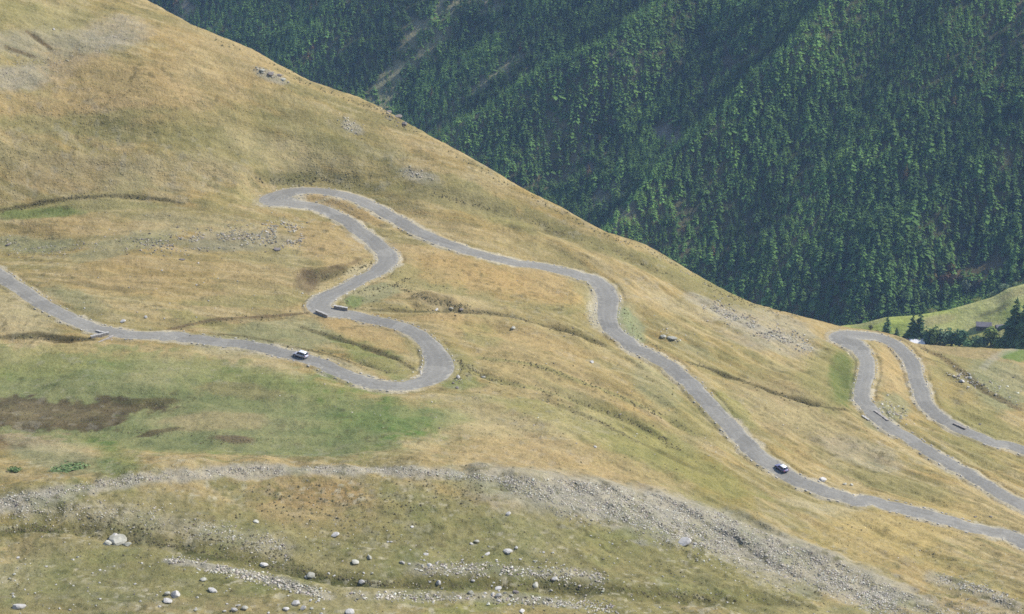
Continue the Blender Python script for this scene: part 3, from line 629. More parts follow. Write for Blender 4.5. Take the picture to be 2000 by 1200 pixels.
MZ0 = HF(MX, MY); MZ = np.clip(MZ0, -900, -150)
def hf(x, y):
    a = np.clip((x-mx[0])/9, 0, len(mx)-1.001); b = np.clip((y-my[0])/9, 0, len(my)-1.001)
    i = a.astype(int); j = b.astype(int); s = a-i; t = b-j
    return (MZ[j, i]*(1-s)+MZ[j, i+1]*s)*(1-t)+(MZ[j+1, i]*(1-s)+MZ[j+1, i+1]*s)*t
mt = np.empty(MX.shape+(3,)); a_ = smooth(-.3, .5, fbm(MX, MY, 60, 3, 97))[..., None]
mt[:] = np.array((.030, .042, .018))*(1-a_)+np.array((.050, .052, .028))*a_
thin = np.ones(MX.shape)                      # how densely the trees stand
CLEAR = [ # px polyline, half width m, ground colour, tree density
 ([(880,-10),(850,55),(815,95),(775,135),(745,180),(735,205)], 15, (.22,.21,.115), .42), ([(820,40),(800,80)], 9, (.2,.19,.11), .3), ([(1005,120),(970,145),(935,175)], 8, (.22,.21,.12), .4),
 ([(935,-10),(965,22)], 8, (.25,.22,.14), .15), ([(1205,112),(1235,118)], 8, (.2,.18,.12), .3), ([(1290,262),(1312,285)], 9, (.2,.18,.14), .15), ([(1270,320),(1300,300),(1262,345)], 5, (.17,.16,.11), .3),
 ([(358,-10),(362,30)], 7, (.24,.2,.13), .15), ([(1130,330),(1190,350),(1180,400)], 20, (.07,.07,.05), .6), ([(1150,400),(1240,385)], 9, (.12,.13,.07), .3), ([(1350,220),(1390,150),(1420,110)], 16, (.05,.05,.04), .7),
 ([(1360,105),(1330,150)], 12, (.07,.065,.05), .6), ([(1215,430),(1160,440)], 8, (.1,.1,.06), .4), ([(1830,560),(1880,545),(1930,530)], 10, (.11,.085,.04), .25), ([(500,60),(520,85)], 4, (.15,.13,.08), .5),
 ([(925,5),(880,20),(850,70)], 7, (.16,.16,.09), .5), ([(880,235),(845,262),(820,280)], 4, (.16,.15,.09), .4), ([(1520,80),(1480,135),(1440,180)], 4, (.14,.14,.07), .5), ([(1950,300),(1965,330)],6,(.1,.09,.05),.5)]
for px, wd, col, den in CLEAR:
    c = raycast(curve(px, 4), hf, 1600, 3290, 4.); c = c[~np.isnan(c[:, 0])]
    if len(c) < 2: continue
    D = np.full(MX.shape, 1e9)
    for a, b in zip(c[:-1, :2], c[1:, :2]):
        l = np.hypot(*(b-a))+1e-9; u = (b-a)/l; t = np.clip((MX-a[0])*u[0]+(MY-a[1])*u[1], 0, l); D = np.minimum(D, np.hypot(MX-a[0]-t*u[0], MY-a[1]-t*u[1]))
    w_ = 1-smooth(.7, 1.3, D/wd+fbm(MX, MY, 25, 2, 99)*.35)
    mt = mt*(1-w_[..., None])+np.array(col)*w_[..., None]; thin = thin*(1-w_)+den*w_
i = (np.arange(len(my)-1)[:, None]*len(mx)+np.arange(len(mx)-1)[None]); F = np.stack([i, i+1, i+len(mx)+1, i+len(mx)], -1).reshape(-1, 4)
o = mesh_np('mountain', np.stack([MX, MY, MZ], -1).reshape(-1, 3), F, M_FAR, colors=mt.reshape(-1, 3))
tag(o, kind='structure', label='steep forested mountainside behind the valley')

# ------------------------------------------------------------------ conifers
def conifer(h, r, layers, per, seed, droop=.35, loose=.2, sub=1, kw=.34, ex=.6, hang=.07):
    """crown of drooping needle sprays: vertices, triangles, shade value per vertex"""
    g = np.random.default_rng(seed); V = []; T = []; K = []
    for l in range(layers):
        t = (l+.3*g.random())/layers; z = h*(.10+.87*t); rr = r*((1-t)**ex)*(.82+.36*g.random())+.12*r*(1-t)
        n = max(4, int(per*(1-.45*t))); ph = g.random()*6.28
        for k in range(n):
            a = ph+6.283*k/n+g.normal()*.18; L = rr*(1+g.normal()*loose); 
            if g.random() < .06: continue
            ca, sa = math.cos(a), math.sin(a); dz = -droop*L*(1.2-t)+g.normal()*.02*h; z = h*(.10+.87*min(.99, max(0, t+g.normal()*.045)))
            for s in range(sub):
                a2 = a+(0 if sub == 1 else (s-(sub-1)/2)*.28); ca, sa = math.cos(a2), math.sin(a2); LL = L*(1 if sub == 1 else .85+.2*g.random())
                wd = LL*(kw if sub == 1 else .2); b0 = len(V); zz = z+g.normal()*.01*h
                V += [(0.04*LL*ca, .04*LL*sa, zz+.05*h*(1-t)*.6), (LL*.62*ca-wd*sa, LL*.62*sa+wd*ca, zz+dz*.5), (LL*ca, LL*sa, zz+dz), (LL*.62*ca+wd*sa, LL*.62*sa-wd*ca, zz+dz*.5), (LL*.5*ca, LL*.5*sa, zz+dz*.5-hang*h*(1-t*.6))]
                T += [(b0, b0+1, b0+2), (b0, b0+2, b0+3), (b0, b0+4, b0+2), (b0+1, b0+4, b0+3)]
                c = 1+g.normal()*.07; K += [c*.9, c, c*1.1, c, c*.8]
    b0 = len(V); V += [(r*.10, 0, h*.9), (-r*.06, r*.09, h*.9), (-r*.06, -r*.09, h*.9), (0, 0, h*1.02)]; T += [(b0, b0+1, b0+3), (b0+1, b0+2, b0+3), (b0+2, b0, b0+3)]; K += [1, 1, 1, 1.1]
    return np.array(V), np.array(T), np.array(K)
def trunk_np(h, r, n=6):
    V = []; T = []
    for k in range(n):
        a = 6.283*k/n; V += [(r*math.cos(a), r*math.sin(a), -1.5), (r*.2*math.cos(a), r*.2*math.sin(a), h)]
    for k in range(n):
        a = 2*k; b = 2*((k+1) % n); T += [(a, b, b+1), (a, b+1, a+1)]
    return np.array(V), np.array(T)
def tree_material(name, rnd=False):
    m, n, b = new_mat(name)
    col = N(n, 'ShaderNodeVertexColor'); col.layer_name = 'tint'; c = col.outputs['Color']
    if rnd:
        oi = N(n, 'ShaderNodeObjectInfo'); c = mul(n, c, rampf(n, oi.outputs['Random'], 0, 1, .7, 1.35))
        c = mixc(n, rampf(n, math_(n, 'FRACT', math_(n, 'MULTIPLY', oi.outputs['Random'], 7.3), 0), .6, 1, 0, .35), c, (.085, .09, .03))
    n.links.new(c, b.inputs['Base Color']); b.inputs['Roughness'].default_value = .8; b.inputs['Specular IOR Level'].default_value = .1
    tr = N(n, 'ShaderNodeBsdfTranslucent'); n.links.new(c, tr.inputs[0]); mx_ = N(n, 'ShaderNodeMixShader'); mx_.inputs[0].default_value = .2
    out = n.nodes['Material Output']; n.links.new(b.outputs[0], mx_.inputs[1]); n.links.new(tr.outputs[0], mx_.inputs[2]); n.links.new(mx_.outputs[0], out.inputs[0])
    return m
M_TREE = tree_material('conifer_needles'); M_TREE_O = tree_material('conifer_needles_varied', True)
M_BARK = plain_mat('bark', (.11, .085, .065), .95)
CON = (.112, .205, .05)
protos = [conifer(1., .25+.035*(k % 3), 10, 9, 100+k, .4+.1*(k % 2), .2) for k in range(7)]
light = [conifer(1., .25+.035*(k % 3), 9, 7, 140+k, .28, .2, kw=.22, ex=.8, hang=.03) for k in range(7)]

# stand the trees
sp0 = 5.0
tx, ty = np.meshgrid(np.arange(-900, 900, sp0), np.arange(1620, 3100, sp0*1.06)); tx = tx.ravel()+rng.uniform(-.48, .48, tx.size)*sp0; ty = ty.ravel()+rng.uniform(-.48, .48, ty.size)*sp0
tz = hf(tx, ty); pp = project(np.stack([tx, ty, tz], 1))
RU = np.array([(a, b) for a, b, _ in RIDGE], float)
MU = np.vstack([RU[(RU[:, 0] < 1640)], ME[ME[:, 0] >= 1640]])
lim = np.interp(pp[:, 0], MU[:, 0], MU[:, 1])
dn = sampler_ = None
ai = np.clip(((tx-mx[0])/9).astype(int), 0, len(mx)-1); aj = np.clip(((ty-my[0])/9).astype(int), 0, len(my)-1)
dens = thin[aj, ai]*(1.05+.3*fbm(tx, ty, 70, 3, 111))
ok = (pp[:, 0] > -250) & (pp[:, 0] < 2250) & (pp[:, 1] > -110) & (pp[:, 1] < lim+170) & (rng.random(tx.size) < np.clip(dens, 0, 1)) & (tz < -160) & (tz > -890)
tx, ty, tz, pp, lim = tx[ok], ty[ok], tz[ok], pp[ok], lim[ok]
th = 12.6*(1+rng.normal(size=len(tx))*.24)*(.88+.2*fbm(tx, ty, 90, 2, 113)); th = np.clip(th, 6, 21)
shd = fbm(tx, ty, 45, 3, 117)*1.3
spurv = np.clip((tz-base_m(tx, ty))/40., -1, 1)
shd = np.clip(shd+spur_light(tx, ty)*1.1, -1.9, 2.2)  # random tone plus the painted light and shade of the spurs
print('trees', len(tx))
dist = np.hypot(tx, ty); infr = (pp[:, 0] > 5) & (pp[:, 0] < 1995) & (pp[:, 1] > 10) & (pp[:, 1] < lim-2)
size = np.where(infr, th/np.sqrt(dist**2+tz**2), 0); order = np.argsort(-(size-0*size+np.where(infr, pp[:, 1]/600*.004, 0))); big = order[:285]
is_big = np.zeros(len(tx), bool); is_big[big] = True
TV = []; TF = []; TC = []; off = 0
for k, (V, T, K) in enumerate(light):
    sel = np.nonzero((np.arange(len(tx)) % len(protos) == k) & ~is_big)[0]
    if not len(sel): continue
    a = rng.uniform(0, 6.28, len(sel)); H_ = th[sel]; wv = H_*rng.uniform(.85, 1.25, len(sel))
    lean = rng.normal(size=(len(sel), 2))*.02
    X = (V[None, :, 0]*np.cos(a)[:, None]-V[None, :, 1]*np.sin(a)[:, None])*wv[:, None]+tx[sel][:, None]
    Y = (V[None, :, 0]*np.sin(a)[:, None]+V[None, :, 1]*np.cos(a)[:, None])*wv[:, None]+ty[sel][:, None]
    Zt = V[None, :, 2]*H_[:, None]+tz[sel][:, None]-.6
    TV.append(np.stack([X, Y, Zt], -1).reshape(-1, 3)); TF.append((T[None]+(np.arange(len(sel))*len(V))[:, None, None]).reshape(-1, 3)+off); off += len(sel)*len(V)
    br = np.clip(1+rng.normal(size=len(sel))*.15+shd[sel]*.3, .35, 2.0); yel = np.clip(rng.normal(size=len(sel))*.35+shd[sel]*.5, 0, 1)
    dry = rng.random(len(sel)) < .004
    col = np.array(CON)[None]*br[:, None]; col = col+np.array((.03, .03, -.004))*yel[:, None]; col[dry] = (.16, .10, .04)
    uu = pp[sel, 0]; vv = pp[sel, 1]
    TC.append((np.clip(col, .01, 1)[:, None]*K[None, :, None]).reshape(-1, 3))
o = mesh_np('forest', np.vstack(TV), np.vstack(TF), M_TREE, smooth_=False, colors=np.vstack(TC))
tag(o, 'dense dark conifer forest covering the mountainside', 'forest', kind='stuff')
pmesh = []
for k, (V, T, K) in enumerate(protos[:6]):
    tv, tf = trunk_np(.9, .022); VV = np.vstack([V, tv*[1, 1, 1]]); VV[len(V):, 2] = np.where(VV[len(V):, 2] < 0, -.06, .9)
    col = np.vstack([np.array(CON)[None]*K[:, None], np.tile((.08, .06, .045), (len(tv), 1))])
    pmesh.append(mesh_np('conifer_tree', VV, np.vstack([T, tf+len(V)]), M_TREE_O, smooth_=False, colors=np.clip(col, .01, 1)))
first = [True]*6
def forest_label(u):
    for lim_, t in ((1000, 'dark conifer at the foot of the forest above the grassy ridge'), (1300, 'dark conifer at the foot of the forest where the ridge dips'),
                    (1600, 'dark conifer in the lowest rows of the forest left of the green meadow'), (1800, 'dark conifer in the lowest rows of the forest above the two leaning road bends'), (3000, 'dark conifer in the lowest rows of the forest behind the green meadow')):
        if u < lim_: return t
for j, i in enumerate(big):
    k = j % 6
    if first[k]: o = pmesh[k]; first[k] = False
    else: o = pmesh[k].copy(); C.objects.link(o)
    o.location = (tx[i], ty[i], tz[i]-.4); o.rotation_euler = (0, 0, random.random()*6.28); s = th[i]; o.scale = (s*random.uniform(.85, 1.2), s*random.uniform(.85, 1.2), s)
    lb = forest_label(pp[i, 0]); tag(o, lb, 'tree', 'lowest conifers of the forest: '+lb.split(' the forest ')[-1] if ' the forest ' in lb else 'lowest conifers of the forest')

# meadow trees, with trunk and crown
def meadow_conifer(u, v, hpx, wpx_, seed, label):
    p = hitM([(u, v)])[0]; sc_ = FPX/np.linalg.norm(p); h = hpx*1.18/sc_; r = wpx_*1.3/2/sc_
    root = empty('spruce_tree', p); V, T, K = conifer(h, r, 17, 13, seed, .3, .16, 2)
    col = np.array((.13, .20, .08))[None]*K[:, None]*random.uniform(.85, 1.15)
    c = mesh_np('crown', V, T, M_TREE, root, False, colors=col); tv, tf = trunk_np(h*.92, h*.02, 8); mesh_np('trunk', tv, tf, M_BARK, root, True)
    return tag(root, label, 'tree', 'trees on the valley meadow')
def bush_np(w_, h, seed, n=420):
    g = np.random.default_rng(seed); nb = 7; bc = np.stack([g.uniform(-.32, .32, nb)*w_, g.uniform(-.3, .3, nb)*w_, g.uniform(.3, .62, nb)*h], 1); br = g.uniform(.24, .38, nb)
    V = []; T = []; K = []
    for i in range(n):
        b = g.integers(nb); d = g.normal(size=3); d /= np.linalg.norm(d); rr = br[b]*(g.random()**.3)
        c = bc[b]+d*np.array([w_*rr, w_*rr, h*rr]); c[2] = max(c[2], .03*h); s = .075*max(w_, h)*g.uniform(.6, 1.3)
        e1 = g.normal(size=3); e1 -= d*e1.dot(d)*.7; e1 /= np.linalg.norm(e1); e2 = np.cross(d, e1)
        if h < .45*w_: s *= .6; e1 = e1*[1, 1, .5]; e2 = e2*[1, 1, .5]
        b0 = len(V); kk = g.uniform(.7, 1.35)
        V += [c+e1*s, c+e2*s*.8, c-e1*s, c-e2*s*.8]; T += [(b0, b0+1, b0+2), (b0, b0+2, b0+3)]; K += [kk]*4
    return np.array(V), np.array(T), np.array(K)
def bush(u, v, wpx_, hpx, seed, label, col=(.06, .10, .045), where='M', name='bush', group='bushes on the valley meadow', n=420):
    p = (hitM if where == 'M' else hit)([(u, v)])[0]
    if 'meadow crest' in label or 'upper meadow edge' in label or 'upper edge' in label: p[1] = 1456; p[2] = HM(p[0], p[1])-.2
    sc_ = FPX/np.linalg.norm(p); w_ = wpx_*1.12/sc_; h = hpx*1.1/sc_
    root = empty(name, p); V, T, K = bush_np(w_, h, seed, n)
    if where == 'G': V = V*[1, 1, .6]
    mesh_np('foliage', V, T, M_TREE, root, False, colors=np.array(col)[None]*K[:, None]*1.7); tv, tf = trunk_np(h*.5, h*.05, 6); tv[:, 2] = np.maximum(tv[:, 2], -.3); mesh_np('stem', tv, tf, M_BARK, root, True)
    return tag(root, label, 'bush', group)
meadow_conifer(1731, 668, 46, 19, 1, 'single dark spruce at the left end of the meadow tree row')
meadow_conifer(1750, 668, 26, 14, 2, 'short dark spruce between the single spruce and the pair')
meadow_conifer(1780, 672, 54, 22, 3, 'left spruce of the tall pair standing above the white roof')
meadow_conifer(1794, 672, 60, 20, 4, 'right spruce of the tall pair standing above the white roof')
meadow_conifer(1978, 680, 90, 36, 5, 'tall broad spruce left of the clump at the edge of the meadow')
meadow_conifer(2003, 680, 100, 40, 6, 'tallest spruce of the clump at the right edge of the meadow')
meadow_conifer(1992, 682, 60, 28, 7, 'lower spruce in front of the two tall ones at the meadow edge')
meadow_conifer(2030, 680, 96, 40, 8, 'outermost spruce of the clump at the meadow edge')
for k, (u, v, ww, hh, lb, cc) in enumerate([
 (1812, 674, 30, 34, 'rounded dark bush just right of the tall spruce pair', (.05, .09, .04)), (1826, 674, 24, 40, 'olive-topped bush second from the tall spruce pair', (.08, .11, .035)),
 (1843, 676, 30, 32, 'grey-green bush in the middle of the meadow hedge row', (.08, .12, .07)), (1858, 676, 28, 38, 'bushy tree in the right half of the meadow hedge row', (.06, .10, .045)),
 (1874, 676, 26, 42, 'dark bushy tree ending the meadow hedge row on the right', (.045, .085, .04)), (1768, 672, 22, 20, 'low dark bush at the foot of the spruce pair', (.05, .085, .035)),
 (1895, 678, 34, 24, 'low green bush right of the meadow hedge row', (.07, .12, .05)), (1915, 679, 32, 22, 'low pale bush between hedge row and the round bush', (.09, .13, .06)),
 (1935, 677, 24, 42, 'round yellow-green bush in front of the grey stone hut', (.10, .13, .035)), (1955, 684, 30, 26, 'low bush at the foot of the right-hand spruces', (.08, .12, .05)),
 (1966, 676, 22, 34, 'yellow-green bush against the trunks of the right-hand spruces', (.09, .12, .04)),
 (1700, 643, 8, 9, 'tiny dark bush on the meadow left of the single spruce', (.09, .085, .04)), (1713, 652, 9, 8, 'small olive bush beside the left road bend on the meadow', (.08, .09, .04)),
 (1826, 611, 16, 9, 'pale yellow shrub on the upper edge of the meadow', (.17, .18, .07)), (1914, 592, 22, 10, 'yellow shrub on the upper meadow edge, right of the pale one', (.15, .17, .05)),
 (1945, 582, 18, 12, 'pale green bush on the meadow crest, left of two', (.12, .16, .08)), (1967, 569, 18, 13, 'pale green bush on the meadow crest, right of two', (.11, .15, .08)), (1992, 561, 16, 11, 'green bush on the meadow crest at the edge of the view', (.10, .14, .06)),
 (1980, 664, 34, 30, 'broad dark bush under the right-hand spruces', (.05, .08, .04))]):
    bush(u, v, ww, hh, 300+k, lb, cc, n=460)
# broadleaved autumn trees low in the forest
def hitF(px): return raycast(px, hf, 1600, 3290, 3.)
for k, (u, v, ww, hh, lb, cc) in enumerate([(1818,560,20,26,'yellow-brown broadleaved tree low in the forest, leftmost of the autumn patch',(.19,.15,.05)),(1845,556,26,24,'rusty brown tree in the autumn patch of the forest',(.13,.08,.035)),
 (1868,560,24,26,'dull brown round tree in the autumn patch of the forest',(.11,.09,.045)),(1836,588,26,26,'grey-green round tree above the meadow edge',(.10,.14,.07)),(1800,590,24,28,'green round tree above the pale meadow shrub',(.07,.12,.05)),
 (1886,575,24,30,'pale grey-green tree beside the autumn patch',(.11,.14,.08)),(1905,570,22,28,'brownish round tree right of the autumn patch',(.10,.09,.05)),(1770,598,22,24,'bluish green round tree on the forest edge above the spruce pair',(.07,.115,.06)),(1856,535,20,20,'orange-brown tree at the top of the autumn patch',(.16,.09,.03))]):
    p = hitF([(u, v)])[0]
    if np.isnan(p).any(): continue
    sc_ = FPX/np.linalg.norm(p); root = empty('broadleaf_tree', p+np.array([0, 0, .5])); V, T, K = bush_np(ww/sc_, hh/sc_, 400+k, 420)
    mesh_np('crown', V+[0, 0, 1.], T, M_TREE, root, False, colors=np.array(cc)[None]*K[:, None]); tv, tf = trunk_np(hh/sc_*.6, .3, 6); mesh_np('trunk', tv, tf, M_BARK, root)
    tag(root, lb, 'tree', 'broadleaved trees low in the forest')
bush(133, 920, 60, 12, 501, 'dark green low juniper bush on the bank, the larger of two', (.10, .14, .055), 'G', 'juniper_bush', 'juniper bushes on the left bank', 700)
bush(30, 920, 24, 12, 502, 'small dark juniper bush left of the larger one', (.10, .14, .055), 'G', 'juniper_bush', 'juniper bushes on the left bank', 400)

# ------------------------------------------------------------------ rocks
def rock_mesh(seed, sub=2, flat=1.):
    bm = bmesh.new(); bmesh.ops.create_icosphere(bm, subdivisions=sub, radius=1); g = np.random.default_rng(seed)
    pl = [(Vector(g.normal(size=3)).normalized(), g.uniform(.48, .8)) for _ in range(12)]
    ax_ = (g.uniform(.8, 1.15), g.uniform(.7, 1.), g.uniform(.55, .8)*flat)
    for v in bm.verts:
        c = v.co.copy()
        for nrm, dd_ in pl:
            s = c.dot(nrm)
            if s > dd_: c -= nrm*(s-dd_)*.92
        c *= 1+g.normal()*.03; v.co = Vector((c.x*ax_[0], c.y*ax_[1], c.z*ax_[2]))
    V = np.array([v.co for v in bm.verts]); F = np.array([[v.index for v in f.verts] for f in bm.faces]); bm.free(); return V, F
rmesh = {}
def rock_obj(name, key, mat):
    """first use builds the mesh, later ones copy the object"""
    k = (key, mat.name)
    if k not in rmesh:
        V, F = rock_mesh(900+key, 2); rmesh[k] = mesh_np(name, V, F, mat, smooth_=False); o = rmesh[k]
    else:
        o = rmesh[k].copy(); C.objects.link(o)
    o.name = name; return o
HZ = sampler(Z)
def boulder(u, v, wp_, label, group=None, mat=None, asp=.7, name='boulder', key=None, rz=None, yw=1.):
    p = hit([(u, v+wp_*asp*.35)], .5)[0]
    if np.isnan(p).any(): return
    s = wp_/2/(FPX/np.linalg.norm(p)); o = rock_obj(name, random.randrange(9) if key is None else key, mat or M_ROCK)
    o.location = (p[0], p[1]+s*.3, p[2]+s*asp*.3); o.scale = (s*1.05, s*yw, s*asp*1.25); o.rotation_euler = (random.uniform(-.15, .15), random.uniform(-.15, .15), random.uniform(0, 6.28) if rz is None else rz)
    if rz is not None: o.rotation_euler = (0, 0, rz)
    return tag(o, label, 'boulder' if name == 'boulder' else 'stone', group)
G = 'single boulders on the foreground pasture'
for a in [
 (1337,1058,32,'largest white boulder on the scree slope, long and flat-topped',M_ROCK,.55,0.), (1357,1062,9,'small pale rock touching the right side of the largest white boulder',M_ROCK,.8,None), (655,1044,20,'white oval boulder below the orange tussock patch',M_ROCK,.55,0.),
 (515,1102,16,'rounded pale boulder in the gully above the stone strip',M_ROCK,.9,None), (606,1121,20,'pointed pale rock leaning right beside the gully',M_ROCKG,.7,None), (598,1127,10,'small rock at the foot of the pointed pale rock',M_ROCK,.7,None), (706,1136,14,'round pale boulder with dark base in the gully',M_ROCK,.95,None),
 (992,1003,13,'small grey boulder alone high on the foreground slope',M_ROCK,.8,None), (991,1076,18,'grey rounded boulder in the middle of the foreground slope',M_ROCK,.75,None), (1008,1069,10,'small stone just right of the grey rounded boulder',M_ROCK,.6,None),
 (930,1057,16,'flat pale slab tilted beside a smaller one',M_ROCKG,.5,None), (921,1062,10,'small pale slab at the left end of the flat slab',M_ROCK,.5,None), (952,1082,13,'low pale stone left of the grey rounded boulder',M_ROCK,.5,None), (856,1137,14,'pale boulder on the gully bank, left of the stone cluster',M_ROCK,.9,None),
 (973,1149,15,'bright white boulder on top of the gully stone cluster',M_ROCK,.8,None), (974,1162,17,'grey boulder at the foot of the bright white cluster boulder',M_ROCK,.7,None), (962,1160,12,'small pale stone on the left of the gully stone cluster',M_ROCK,.7,None), (1008,1155,16,'dark grey jagged rock right of the gully stone cluster',M_ROCKD,.7,None),
 (920,1156,14,'dull grey stone left of the gully stone cluster',M_ROCKG,.7,None), (924,1134,9,'small white stone above the gully stone cluster',M_ROCK,.8,None), (1046,1142,14,'grey stone on the gully edge right of the cluster',M_ROCKG,.7,None), (1083,1129,12,'pale stone at the right end of the upper stone band',M_ROCK,.7,None),
 (343,1158,20,'upright pale boulder, right one of the group of three',M_ROCK,.9,None), (327,1158,15,'darker boulder, upper left of the group of three',M_ROCKG,.75,None), (325,1173,19,'flat white boulder, lowest of the group of three',M_ROCK,.6,None), (36,1184,24,'white boulder alone in the lower left corner',M_ROCK,.65,0.),
 (416,1151,20,'wide grey boulder right of the group of three',M_ROCK,.65,None), (397,1132,15,'low grey stone above the wide grey boulder',M_ROCKG,.55,None), (578,1177,22,'white boulder at the lower edge, topmost of its heap',M_ROCK,.65,None), (592,1187,16,'grey boulder on the right of the lower edge heap',M_ROCK,.7,None), (559,1189,14,'small boulder on the left of the lower edge heap',M_ROCK,.7,None),
 (478,1187,16,'dark grey rock, right one of the pair at the lower edge',M_ROCKG,.8,None), (457,1190,16,'low pale rock, left one of the pair at the lower edge',M_ROCK,.6,None), (683,1195,22,'flat pale rock cut by the lower edge of the view',M_ROCK,.5,0.), (1018,1193,16,'pale flat stone at the lower edge below the gully cluster',M_ROCK,.55,None),
 (785,1098,13,'cream stone left of the upper stone band',M_ROCK,.6,None), (832,1082,11,'small cream stone above the left end of the upper stone band',M_ROCK,.5,None), (838,1104,14,'cream flat stone at the left end of the upper stone band',M_ROCK,.45,None), (805,1029,8,'small white stone in the middle of the olive slope',M_ROCK,.6,None),
 (500,1019,15,'flat pale stone at the lower edge of the orange tussock patch',M_ROCKG,.4,None), (722,1088,14,'bluish grey jagged stone, right one above the gully',M_ROCKG,.8,None), (694,1098,18,'grey flat stones left of the bluish jagged one',M_ROCKG,.5,None),(240,627,14,'cream boulder beside the road, next to the culvert',M_ROCK,.6,0.), (284,619,8,'small round white stone on the orange grass right of the cream boulder',M_ROCK,.8,None),
 (1608,937,18,'long pale slab lying above the road near the right-hand car',M_ROCK,.4,-.5), (895,735,10,'white stone on the outer edge of the lower hairpin',M_ROCK,.9,None), (885,748,9,'dark stone at the outer foot of the lower hairpin',M_ROCKD,.7,None), (893,757,12,'dark broken rock below the outer edge of the lower hairpin',M_ROCKD,.5,None), (944,736,12,'pale flat stone on the grass right of the lower hairpin',M_ROCKG,.6,None),
 (1156,707,11,'light stone alone on the orange slope left of the road',M_ROCK,.5,None), (1163,872,8,'pale stone alone on the olive slope above the scree',M_ROCK,.6,None), (105,57,6,'small white stone high on the upper left hill',M_ROCK,.9,None), (669,247,5,'tiny dark rock near the skyline of the left hill',M_ROCKD,.9,None),
 (776,226,26,'dark rocky outcrop on the skyline, upper piece',M_ROCKD,.42,None), (790,240,22,'dark rocky outcrop on the skyline, lower piece',M_ROCKD,.5,None), (760,218,20,'brown rocky outcrop on the skyline, left piece',M_ROCKD,.35,None), (545,88+58,16,'grey rock in the upper part of the left hill rock patch',M_ROCKD,.5,None), (528,143,18,'dark rock in the middle of the left hill rock patch',M_ROCKD,.5,None), (512,137,12,'grey rock at the left end of the left hill rock patch',M_ROCKG,.5,None),
 (552,155,12,'grey rock at the lower right of the left hill rock patch',M_ROCKG,.5,None),(901,604,16,'dark rock at the right foot of the grassy mound',M_ROCKD,.5,None), (880,602,12,'brownish rock below the grassy mound',M_ROCKG,.5,None), (853,604,10,'pale rock at the left foot of the grassy mound',M_ROCK,.5,None), (1312,660,20,'brown rock on the small knoll above the road',M_ROCKG,.5,None), (1296,657,14,'brown rock at the left end of the small knoll',M_ROCKG,.5,None),
 (1003,640,12,'brownish rock on the slope above the olive hollow',M_ROCKG,.5,None), (540,487,20,'dark flat rock in the stone field left of the top bend',M_ROCKD,.4,0.), (355,507,16,'dark rock alone below the stone field',M_ROCKD,.4,0.), (15,478,14,'dark rock at the left edge above the road',M_ROCKD,.5,None), (1905,1010,10,'dark rock below the right-hand road',M_ROCKD,.5,None), (1935,1009,10,'dark small rock right of the other dark one by the lower road',M_ROCKD,.5,None),
 (1650,945,9,'brown small rock right of the long pale slab',M_ROCKG,.6,None), (1664,947,9,'brown pointed rock beside the other brown one by the slab',M_ROCKG,.6,None), (1880,744,14,'pale rock on the slope right of the far bend',M_ROCK,.5,None), (1895,738,12,'grey rock on the far right slope, upper one',M_ROCKG,.5,None), (1914,828,8,'dark rock above the far road',M_ROCKD,.7,None)]:
    boulder(a[0], a[1], a[2]*(.85 if a[4] is M_ROCKD else 1.25 if a[2] > 27 else 1.12), a[3], None, a[4], a[5], rz=a[6])
# big outcrop
for k, (u, v, ww, mt_) in enumerate([(230,1054,44,M_ROCKG),(208,1060,22,M_ROCKG),(249,1062,20,M_ROCKG),(222,1046,22,M_ROCK)]):
    boulder(u, v, ww, ['broad lichen-pale outcrop above the lower left slope, main block', 'left block of the broad lichen-pale outcrop', 'right block of the broad lichen-pale outcrop', 'topmost block of the broad lichen-pale outcrop'][k], 'blocks of the lichen-pale outcrop', mt_, .6, key=k+2)
# scattered smaller stones, still countable
def in_poly(px, poly):
    x, y = px[:, 0], px[:, 1]; c = np.zeros(len(px), bool); q = np.array(poly, float)
    for (x0, y0), (x1, y1) in zip(q, np.roll(q, -1, 0)):
        c ^= ((y0 > y) != (y1 > y)) & (x < (x1-x0)*(y-y0)/(y1-y0+1e-12)+x0)
    return c
def poly_pts(poly, n, g=rng):
    q = np.array(poly, float); lo, hi = q.min(0), q.max(0); out = np.zeros((0, 2))
    while len(out) < n:
        p = g.uniform(lo, hi, (n*3, 2)); out = np.vstack([out, p[in_poly(p, poly)]])
    return out[:n]
for poly, n, s0, s1, lb, gp in [
 ([(0,1090),(300,1080),(330,1200),(0,1200)], 34, 4, 8, 'small white stone scattered on the lower left pasture', 'stones scattered on the lower left pasture'),
 ([(380,1150),(640,1150),(640,1200),(380,1200)], 20, 4, 9, 'pale stone in the loose heap along the lower edge', 'stones of the loose heap along the lower edge'),
 ([(640,1060),(1180,1040),(1180,1120),(640,1130)], 26, 4, 8, 'small pale stone scattered on the middle foreground slope', 'stones scattered on the middle foreground slope'),
 ([(820,1135),(1130,1140),(1130,1185),(820,1180)], 20, 4, 9, 'grey stone lying in the gully around the bright cluster', 'stones lying in the gully'),
 ([(1180,1000),(1320,1040),(1600,1190),(1180,1190)], 22, 4, 7, 'small white stone scattered below the big scree', 'stones scattered below the big scree'),
 ([(40,590),(240,640),(600,590),(560,500),(100,500)], 14, 3, 6, 'small pale stone on the orange plateau above the left road', 'stones on the orange plateau')]:
    for p in poly_pts(poly, n): boulder(p[0], p[1], random.uniform(s0, s1), lb, gp, random.choice([M_ROCK, M_ROCK, M_ROCKG]), .65, 'stone')

